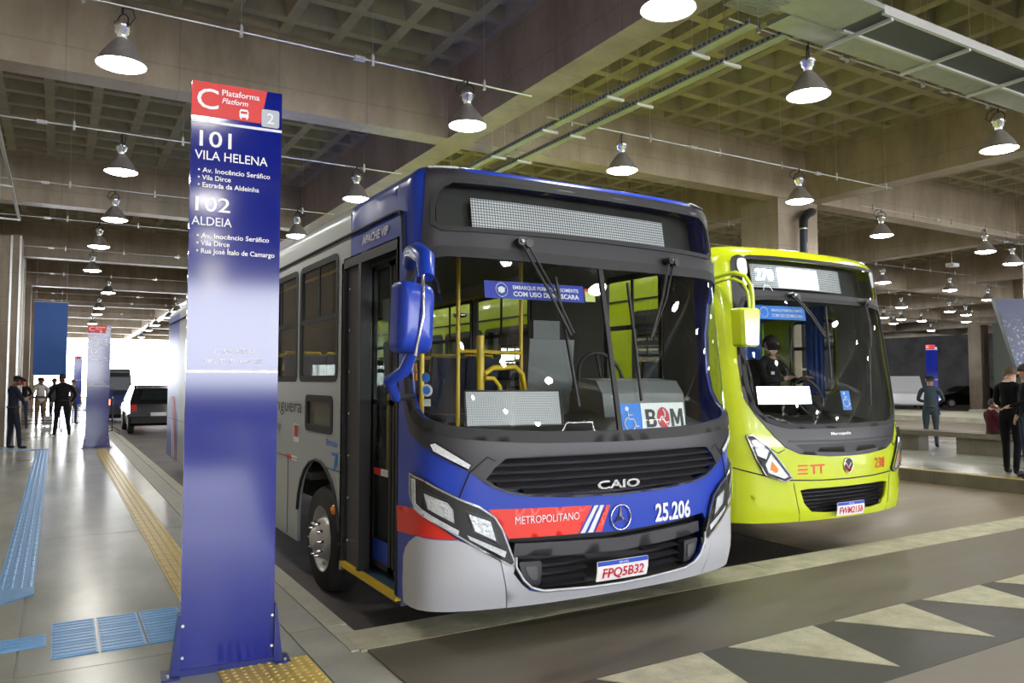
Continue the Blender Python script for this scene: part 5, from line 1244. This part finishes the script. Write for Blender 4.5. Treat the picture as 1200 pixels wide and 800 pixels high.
def belt(col):
    def f(root, K, T, hp):
        MB().lathe([(.125*K, .0), (.135*K, .005*K), (.135*K, .04*K), (.125*K, .045*K)], (0, 0, .96*K), 18).obj('belt', M_black, root)
        MB().cbox((.15*K, -.01, .90*K), (.05, .09, .16)).obj('holster', M_black, root); MB().cbox((-.14*K, .02, .93*K), (.04, .08, .1)).obj('pouch', M_black, root)
    return f
def vest(col):
    def f(root, K, T, hp):
        b = MB(); n = 18; v = []
        for zz, rx, ry in ((1.0, .155, .13), (1.12, .165, .14), (1.28, .18, .145), (1.38, .165, .13), (1.43, .12, .10)):
            v += [(rx*K*cos(2*pi*k/n), ry*K*sin(2*pi*k/n), zz*K) for k in range(n)]
        b.add(v, [(i*n+k, i*n+(k+1) % n, (i+1)*n+(k+1) % n, (i+1)*n+k) for i in range(4) for k in range(n)], smooth=True); b.obj('vest', col, root)
        belt(col)(root, K, T, hp)
    return f
# left platform
person('guard in dark uniform, cap and red mask beside the left pillar, holding a phone', (-.86, 21.7, 0), radians(-60), 1.72, 1, C_navy, C_navy, cap=C_black, mask=C_red, head=(.2, .5), arms={'l': ((-.22, .10, .20), (-.06, .30, .26)), 'r': ((.22, .10, .20), (.05, .30, .27))}, legs={'l': ((-.13, .03, .48), (-.16, .0, .085)), 'r': ((.13, .06, .48), (.17, .08, .085))}, extras=lambda r, K, T, hp: (belt(None)(r, K, T, hp), MB().cbox(T(0, .36, .30)*K, (.09, .02, .15)).obj('phone', M_black, r)), sleeves=False)
person('large guard in black vest seen from behind on the left platform', (.17, 26.1, 0), radians(8), 1.80, 1, C_black, C_black, wide=1.2, extras=vest(C_black), head=(-.4, 0), legs={'l': ((-.14, .0, .48), (-.18, .0, .085)), 'r': ((.13, .02, .48), (.18, .0, .085))}, arms={'l': ((-.32, .02, .22), (-.26, .12, .02)), 'r': ((.32, .02, .22), (.26, .12, .02))})
pc = [((-.95, 31.0), 1.68, C_black, C_denim, 'dark', 'passer-by in black top waiting behind the barrier, leftmost', 2.9), ((-.45, 32.0), 1.72, C_white, C_tan, 'dark', 'passer-by in white shirt and tan trousers behind the barrier', 3.3), ((-.05, 33.5), 1.70, C_grey, C_black, 'brown', 'passer-by in grey shirt behind the barrier, left of the large guard', 2.7), ((-.6, 38.5), 1.75, C_tan, C_navy, 'dark', 'far passer-by in tan top framed by the bright opening', 3.0), ((.55, 33.0), 1.66, C_grey, C_denim, 'grey', 'passer-by with white bag right of the large guard', 3.5)]
for (px_, py_), h_, t_, b_, hr, lab, fa in pc: person(lab, (px_, py_, 0), fa, h_, random.randint(0, 2), t_, b_, hair=hr, sleeves=False)
b = MB(); b.cbox((0, 0, .2), (.26, .1, .32)); b.tube([(-.07, 0, .36), (-.05, 0, .48), (.05, 0, .48), (.07, 0, .36)], .006, 5); tag(b.obj('shopping_bag', C_white, None, (-.22, 31.8, 0.0)), 'white shopping bag beside the passer-by in tan trousers', 'bag')
# right platform
person('guard in dark grey uniform and hat seen from behind beyond the concrete bench', (18.2, 10.93, 0), radians(-62), 1.72, 1, C_guard, C_guard, cap=C_black, wide=1.15, extras=belt(None), arms={'l': ((-.27, .06, .22), (-.12, .24, .16)), 'r': ((.28, .06, .22), (.16, .24, .14))})
person('man in black suit with short brown hair and mask near the right edge', (14.15, 7.10, 0), radians(-95), 1.86, 0, C_blk_suit, C_blk_suit, hair='brown', head=(-.25, .35), mask=C_black, wide=1.08, arms={'l': ((-.24, .04, .22), (-.15, .20, .10)), 'r': ((.25, -.02, .22), (.24, .10, .0))}, legs={'l': ((-.10, .04, .48), (-.11, .06, .085)), 'r': ((.11, .0, .48), (.12, -.08, .085))},
       extras=lambda r, K, T, hp: MB().tube([(.085*K*cos(2*pi*k/14), .005+.075*K*sin(2*pi*k/14), 1.47*K) for k in range(14)], .012, 6, closed=True).obj('shirt_collar', C_white, r))
person('larger man in black suit seen from behind, cut off by the right edge', (13.75, 6.62, 0), radians(40), 1.88, 1, C_blk_suit, C_navy, hair='dark', wide=1.2, arms={'l': ((-.30, .06, .24), (-.2, .28, .16)), 'r': ((.28, .0, .22), (.27, .08, .0))})
person('person in maroon jacket sitting on the concrete bench behind the suited men', (17.15, 8.95, -.03), radians(-120), 1.66, 0, C_maroon, C_black, seated=True, lean=-.05, wide=1.2, head=(.5, .2), arms={'l': ((-.25, .06, .24), (-.14, .26, .12)), 'r': ((.25, .06, .24), (.14, .26, .12))})
# driver in the lime bus
person('driver in black jacket and mask at the wheel of the lime yellow bus', (DX, DY, .82), pi, 1.74, 0, C_black, C_black, seated=True, hair='dark', mask=C_black, arms={'l': ((-.26, .16, .26), (-.16, .36, .30)), 'r': ((.26, .16, .26), (.16, .36, .30))}, legs={'l': ((-.10, .38, .46), (-.11, .44, .15)), 'r': ((.10, .38, .46), (.11, .44, .15))}, head=(.1, 0),
       extras=lambda r, K, T, hp: MB().cbox(T(.10, .125, .36)*K, (.05, .01, .035)).obj('name_badge', C_white, r))

# ================================================================ CARS AND VANS
M_carblk = mat('car_black', (.008, .009, .011), .15, coat=.8); M_carblue = mat('car_dark_blue', (.02, .03, .10), .15, coat=.8); M_vanw = mat('van_white', (.85, .86, .88), .35, coat=.3)
M_carglass = mat('car_glass', (.015, .02, .022), .05); M_tail = mat('tail_lens', (.55, .02, .02), .2); M_taillit = mat('tail_lens_lit', (1.0, .25, .05), .2, emit=6.0)
def car(label, loc, rz, prof, belt_z, Wd, paint, wheels, R=.32, tail=M_tail, glass_ranges=(), cat='car', roof_in=.14):
    """prof: closed side outline (y, z) from tail to nose; width narrows above the belt line"""
    root = empty('car', loc, rz, label, cat)
    n = len(prof); vs = []
    def wd(z): return Wd/2-(roof_in*(z-belt_z)/.5 if z > belt_z else 0)-(.05 if z < .3 else 0)
    for f_, s in ((1, -1), (1, 1)):
        vs += [(s*wd(z), y, z) for y, z in prof]
    b = MB(); b.add(vs, [(i, (i+1) % n, n+(i+1) % n, n+i) for i in range(n)])
    r = delaunay_2d_cdt([Vector(p) for p in prof], [(i, (i+1) % n) for i in range(n)], [], 1, 1e-6)
    V2 = [tuple(v) for v in r[0]]
    for s in (-1, 1): b.add([(s*wd(z), y, z) for y, z in V2], [tuple(f_) for f_ in r[2]])
    b.obj('body_shell', paint, root)
    for k, (poly) in enumerate(glass_ranges):
        for s in (-1, 1):
            MB().add([(s*(wd(z)+.006), y, z) for y, z in poly], [tuple(range(len(poly)))]).obj('side_glass', M_carglass, root)
    for y in wheels:
        for s in (-1, 1):
            t = MB(); t.lathe([(R*.6, 0), (R*.95, 0), (R, .03*-s), (R, .18*-s), (R*.6, .2*-s)], (s*(Wd/2+.005), y, R), 24, axis='X'); ty = t.obj('wheel', M_tyre, root)
            q = MB(); q.lathe([(R*.62, 0), (R*.55, .02*-s), (R*.2, .01*-s), (0, .015*-s)], (s*(Wd/2+.002), y, R), 20, axis='X')
            for a in range(5):
                q.cbox((s*(Wd/2+.004), y+R*.35*cos(2*pi*a/5), R+R*.35*sin(2*pi*a/5)), (.02, .05, R*.5), rx=2*pi*a/5-pi/2)
            q.obj('rim', M_rim, ty)
    return root, wd
hatch = [(-1.85, .35), (-1.92, .6), (-1.90, .95), (-1.78, 1.05), (-1.45, 1.42), (-.9, 1.50), (.1, 1.48), (.75, 1.08), (1.0, .98), (1.65, .88), (1.88, .65), (1.9, .35), (1.7, .2), (-1.7, .2)]
def rearend(root, Wd, zt_, gy, paint_y, tail=M_tail, y=-1.93):
    b = MB(); b.add([(-.58, gy[0][0]-.012, gy[0][1]), (.58, gy[0][0]-.012, gy[0][1]), (.48, gy[1][0]-.012, gy[1][1]), (-.48, gy[1][0]-.012, gy[1][1])], [(0, 1, 2, 3)]); b.obj('rear_window', M_carglass, root)
    for s in (-1, 1): MB().box((s*(Wd/2-.12)-.09, y-.01, .78), (s*(Wd/2-.12)+.09, y+.05, 1.02)).obj('tail_lamp', tail, root)
    MB().box((-.25, y-.012, .62), (.25, y+.0, .74)).obj('number_plate', M_plate_w, root)
    MB().box((-Wd/2+.04, y-.05, .38), (Wd/2-.04, y+.1, .58)).obj('bumper', M_dark, root)
suv = [(-1.95, .40), (-2.0, .6), (-1.98, 1.02), (-1.88, 1.10), (-1.70, 1.55), (-1.2, 1.66), (.2, 1.64), (.85, 1.15), (1.1, 1.05), (1.85, .95), (2.05, .7), (2.05, .40), (1.85, .28), (-1.8, .28)]
r_, wd_ = car('black estate car parked with its back to the camera in the left lane', (3.05, 31.0, LZ), 0, suv, 1.08, 1.78, M_carblk, (-1.25, 1.25), .34, glass_ranges=([(-1.75, 1.16), (-1.6, 1.5), (-.5, 1.57), (-.5, 1.14)], [(-.42, 1.14), (-.42, 1.57), (.15, 1.56), (.68, 1.15)]))
rearend(r_, 1.78, 1.5, ((-1.87, 1.16), (-1.73, 1.5)), 0, y=-2.0)
b = MB(); 
for s in (-1, 1): b.tube([(s*.62, -1.6, 1.66), (s*.62, -1.5, 1.74), (s*.62, .1, 1.74), (s*.62, .2, 1.66)], .018, 6)
b.tube([(-.62, -1.2, 1.74), (.62, -1.2, 1.74)], .016, 6); b.tube([(-.62, -.2, 1.74), (.62, -.2, 1.74)], .016, 6); b.obj('roof_rack', M_galv, r_)
r_, wd_ = car('dark blue car with one glowing tail lamp left of the black estate', (2.65, 39.3, LZ), 0, hatch, 1.0, 1.70, M_carblue, (-1.2, 1.2), .31, glass_ranges=([(-1.55, 1.12), (-1.35, 1.38), (-.3, 1.43), (-.3, 1.06)], [(-.22, 1.06), (-.22, 1.43), (.08, 1.42), (.6, 1.1)]))
rearend(r_, 1.70, 1.4, ((-1.72, 1.10), (-1.48, 1.38)), 0, tail=M_taillit, y=-1.92)
van = [(-2.5, .35), (-2.5, 2.0), (-2.4, 2.12), (1.3, 2.12), (1.75, 1.6), (2.2, 1.15), (2.5, 1.0), (2.55, .6), (2.5, .35), (2.3, .25), (-2.4, .25)]
r_, wd_ = car('white delivery van parked by the far stone wall right of the yellow bus', (48.9, 31.2, LZ), radians(128), van, 1.2, 1.9, M_vanw, (-1.6, 1.7), .33, glass_ranges=([(.95, 1.25), (.95, 1.85), (1.4, 1.85), (1.85, 1.3)],), cat='van', roof_in=.06)
rearend(r_, 1.9, 1.9, ((-2.5, 1.3), (-2.5, 1.9)), 0, y=-2.5)
r_, wd_ = car('black hatchback parked by the far stone wall beside the concrete pillar', (53.4, 29.8, LZ), radians(58), hatch, 1.0, 1.74, M_carblk, (-1.2, 1.2), .32, glass_ranges=([(-1.55, 1.12), (-1.35, 1.38), (-.3, 1.43), (-.3, 1.06)], [(-.22, 1.06), (-.22, 1.43), (.08, 1.42), (.6, 1.1)]))
for s in (-1, 1): MB().box((s*.62-.14, 1.80, .70), (s*.62+.14, 1.93, .84)).obj('headlamp', M_clear, r_)
trk = [(-3, .4), (-3, 2.7), (2.2, 2.7), (2.6, 2.5), (2.9, 1.6), (3.0, 1.0), (3.0, .4)]
r_, wd_ = car('grey bus far off in the daylight beyond the sign on the left', (3.6, 66, LZ), pi, trk, 1.3, 2.4, C_grey, (-1.9, 2.0), .45, glass_ranges=([(-2.8, 1.5), (-2.8, 2.3), (2.3, 2.3), (2.6, 1.5)],), cat='bus', roof_in=.04)
MB().add([(-1.05, 2.93, 1.3), (1.05, 2.93, 1.3), (1.02, 2.66, 2.4), (-1.02, 2.66, 2.4)], [(0, 1, 2, 3)]).obj('windscreen', M_carglass, r_)

# ================================================================ BARRIERS, BANNERS, OTHER
def barrier(p0, p1, label):
    mx, my = (p0[0]+p1[0])/2, (p0[1]+p1[1])/2; L = hypot(p1[0]-p0[0], p1[1]-p0[1]); a = atan2(p1[1]-p0[1], p1[0]-p0[0])
    e = empty('crowd_barrier', (mx, my, 0), a, label, 'barrier', 'metal crowd barriers across the left platform'); h = L/2
    MB().tube([(-h, 0, .12), (-h, 0, 1.02), (-h+.06, 0, 1.08), (h-.06, 0, 1.08), (h, 0, 1.02), (h, 0, .12)], .018, 8).obj('frame', M_black, e)
    for z in (.30, .68): MB().cyl((-h, 0, z), (h, 0, z), .013, 8).obj('rail', M_black, e)
    for x in (-h+.05, h-.05): MB().tube([(x, -.22, .015), (x, 0, .16), (x, .22, .015)], .014, 6).obj('foot', M_black, e)
barrier((-1.0, 27.6), (.05, 27.7), 'crowd barrier left of the large guard'); barrier((.12, 27.7), (1.35, 27.6), 'crowd barrier behind the second blue sign'); barrier((1.45, 25.6), (1.55, 27.4), 'crowd barrier along the kerb right of the second blue sign')
barrier((-1.0, 29.6), (.5, 29.6), 'crowd barrier farther back in front of the waiting people')
e = empty('hanging_banner', (-.17, 26.8, 0), 0, 'plain blue hanging banner high on the left between pillars and daylight', 'banner')
MB().box((-.44, 0, 1.78), (.42, .03, 3.95)).obj('banner_cloth', mat('banner_flat_blue', (.01, .10, .42), .5), e)
for z in (1.77, 3.95): MB().cyl((-.46, .015, z), (.44, .015, z), .018, 8).obj('banner_rod', M_galv, e)
for x in (-.4, .38): MB().cyl((x, .015, 3.95), (x, .015, 6.2), .004, 5).obj('hanging_wire', M_galv, e)
MB().box((-.62, -.2, 3.9), (-.5, 0, 4.3)).obj('bracket', M_galv, e) if False else None
# left: loudspeaker box and rail at the platform edge, upper left corner
e = empty('hanging_loudspeaker', (-.98, 9.6, 3.95), 0, 'black rounded loudspeaker hanging at the left edge of the picture', 'loudspeaker')
P = rnd([(-.16, -.42), (.16, -.42), (.16, .42), (-.16, .42)], .06)
MB().prism(P, -.12, .12, tf=lambda x, y, z: (x, z, y)).obj('cabinet', M_black, e)
MB().prism(inset(P, .03), -.13, -.12, tf=lambda x, y, z: (x, z, y)).obj('front_grille', M_mask, e); MB().cyl((0, 0, .42), (0, 0, 2.25), .012, 6).obj('hanger', M_galv, e)
e = empty('overhead_rail', (-.65, 12, 4.5), 0, 'thin pale rail running back along the upper left edge', 'rail')
MB().box((-.02, -8, -.02), (.02, 4.4, .02)).obj('rail_bar', M_galv, e)
for y in (-6, -2, 1.5, 4.3): MB().box((-.35, y-.015, -.03), (.02, y+.015, .0)).obj('bracket', M_galv, e)
for y in (-6, -2, 1.5, 4.3): MB().cyl((-.3, y, 0), (-.3, y, 1.7), .006, 5).obj('rod', M_galv, e)
# right: hanging mural panel, monitor, glazed core beside the pillar
d = Vector((.86, -.51, 0)); 
def slant(pts, c0, th): 
    b = MB(); n = len(pts); nn = Vector((.51, .86, 0))
    vs = [tuple(Vector(c0)+d*u+Vector((0, 0, z))+nn*t) for t in (0, th) for u, z in pts]
    b.add(vs, [tuple(range(n)), tuple(range(2*n-1, n-1, -1))]+[(i, (i+1) % n, n+(i+1) % n, n+i) for i in range(n)]); return b
m = bpy.data.materials.new('mural_print'); m.use_nodes = True; nt = m.node_tree; bs = nt.nodes['Principled BSDF']
tc = nt.nodes.new('ShaderNodeTexCoord'); vo = nt.nodes.new('ShaderNodeTexVoronoi'); vo.inputs['Scale'].default_value = 9; nt.links.new(tc.outputs['Object'], vo.inputs['Vector'])
rp = nt.nodes.new('ShaderNodeValToRGB'); rp.color_ramp.elements[0].position = .15; rp.color_ramp.elements[0].color = (.30, .33, .55, 1); rp.color_ramp.elements[1].position = .45; rp.color_ramp.elements[1].color = (.025, .035, .12, 1); nt.links.new(vo.outputs['Distance'], rp.inputs[0])
sx = nt.nodes.new('ShaderNodeSeparateXYZ'); nt.links.new(tc.outputs['Object'], sx.inputs[0]); mr_ = nt.nodes.new('ShaderNodeMapRange'); mr_.inputs[1].default_value = 3.2; mr_.inputs[2].default_value = 3.7; nt.links.new(sx.outputs['Z'], mr_.inputs[0])
mx = nt.nodes.new('ShaderNodeMix'); mx.data_type = 'RGBA'; nt.links.new(mr_.outputs[0], mx.inputs[0]); nt.links.new(rp.outputs[0], mx.inputs[6]); mx.inputs[7].default_value = (.03, .04, .13, 1); nt.links.new(mx.outputs[2], bs.inputs['Base Color']); bs.inputs['Roughness'].default_value = .35
e = empty('mural_panel', (25, 12.9, 0), 0, 'dark blue printed panel with slanted left edge and pale speckled city photo, upper right', 'panel')
ORG = (25, 12.9, 0)
slant([(0, 4.14), (.62, 2.05), (5, 1.8), (5, 4.14)], (25, 12.9, 0), .1).obj('print_board', m, e)
slant([(-.04, 4.14), (0, 4.14), (.64, 2.03), (.60, 2.03)], (24.95, 12.85, 0), .14).obj('edge_frame', M_trayd, e)
for u in (1.0, 3.5): MB().cyl(tuple(Vector((25, 12.95, 4.14))+d*u), tuple(Vector((25, 12.95, 6.2))+d*u), .02, 6).obj('hanger', M_galv, e)
ORG = (0.0, 0.0, 0.0)
e = empty('monitor', (23.6, 11.25, 3.35), radians(-30), 'black hanging monitor in front of the blue printed panel', 'monitor')
MB().prism([(-.05, .35), (1.3, .25), (1.3, -.62), (.22, -.45)], -.05, .05, tf=lambda x, y, z: (x, z, y)).obj('casing', M_black, e); MB().box((.7, -.01, .25), (.74, .03, 2.85)).obj('hanger', M_black, e)
e = tag(MB().box((50.5, 24.4, LZ), (56.5, 26.2, 5.2)).obj('wall_right', mat('core_green', (.07, .08, .05), .5)), kind='structure')
for k in range(7): MB().box((50.4-.0, 24.40+.0, LZ), (50.5, 24.6, 5.2)).obj('panel', M_col, e) if k == 0 else MB().box((50.6+.8*k, 24.36, LZ), (50.7+.8*k, 24.4, 5.2)).obj('panel', M_tray, e)
fl = MB().cbox((0, 0, 0), (.3, .22, .12)); fl.cbox((0, -.14, 0), (.28, .02, .1)); fl.cyl((0, 0, .05), (0, 0, 1.0), .015, 6)
tag(fl.obj('floodlight', M_clear, None, (24.0, 13.6, 5.2)), 'small white floodlight under the ceiling on the right', 'floodlight')
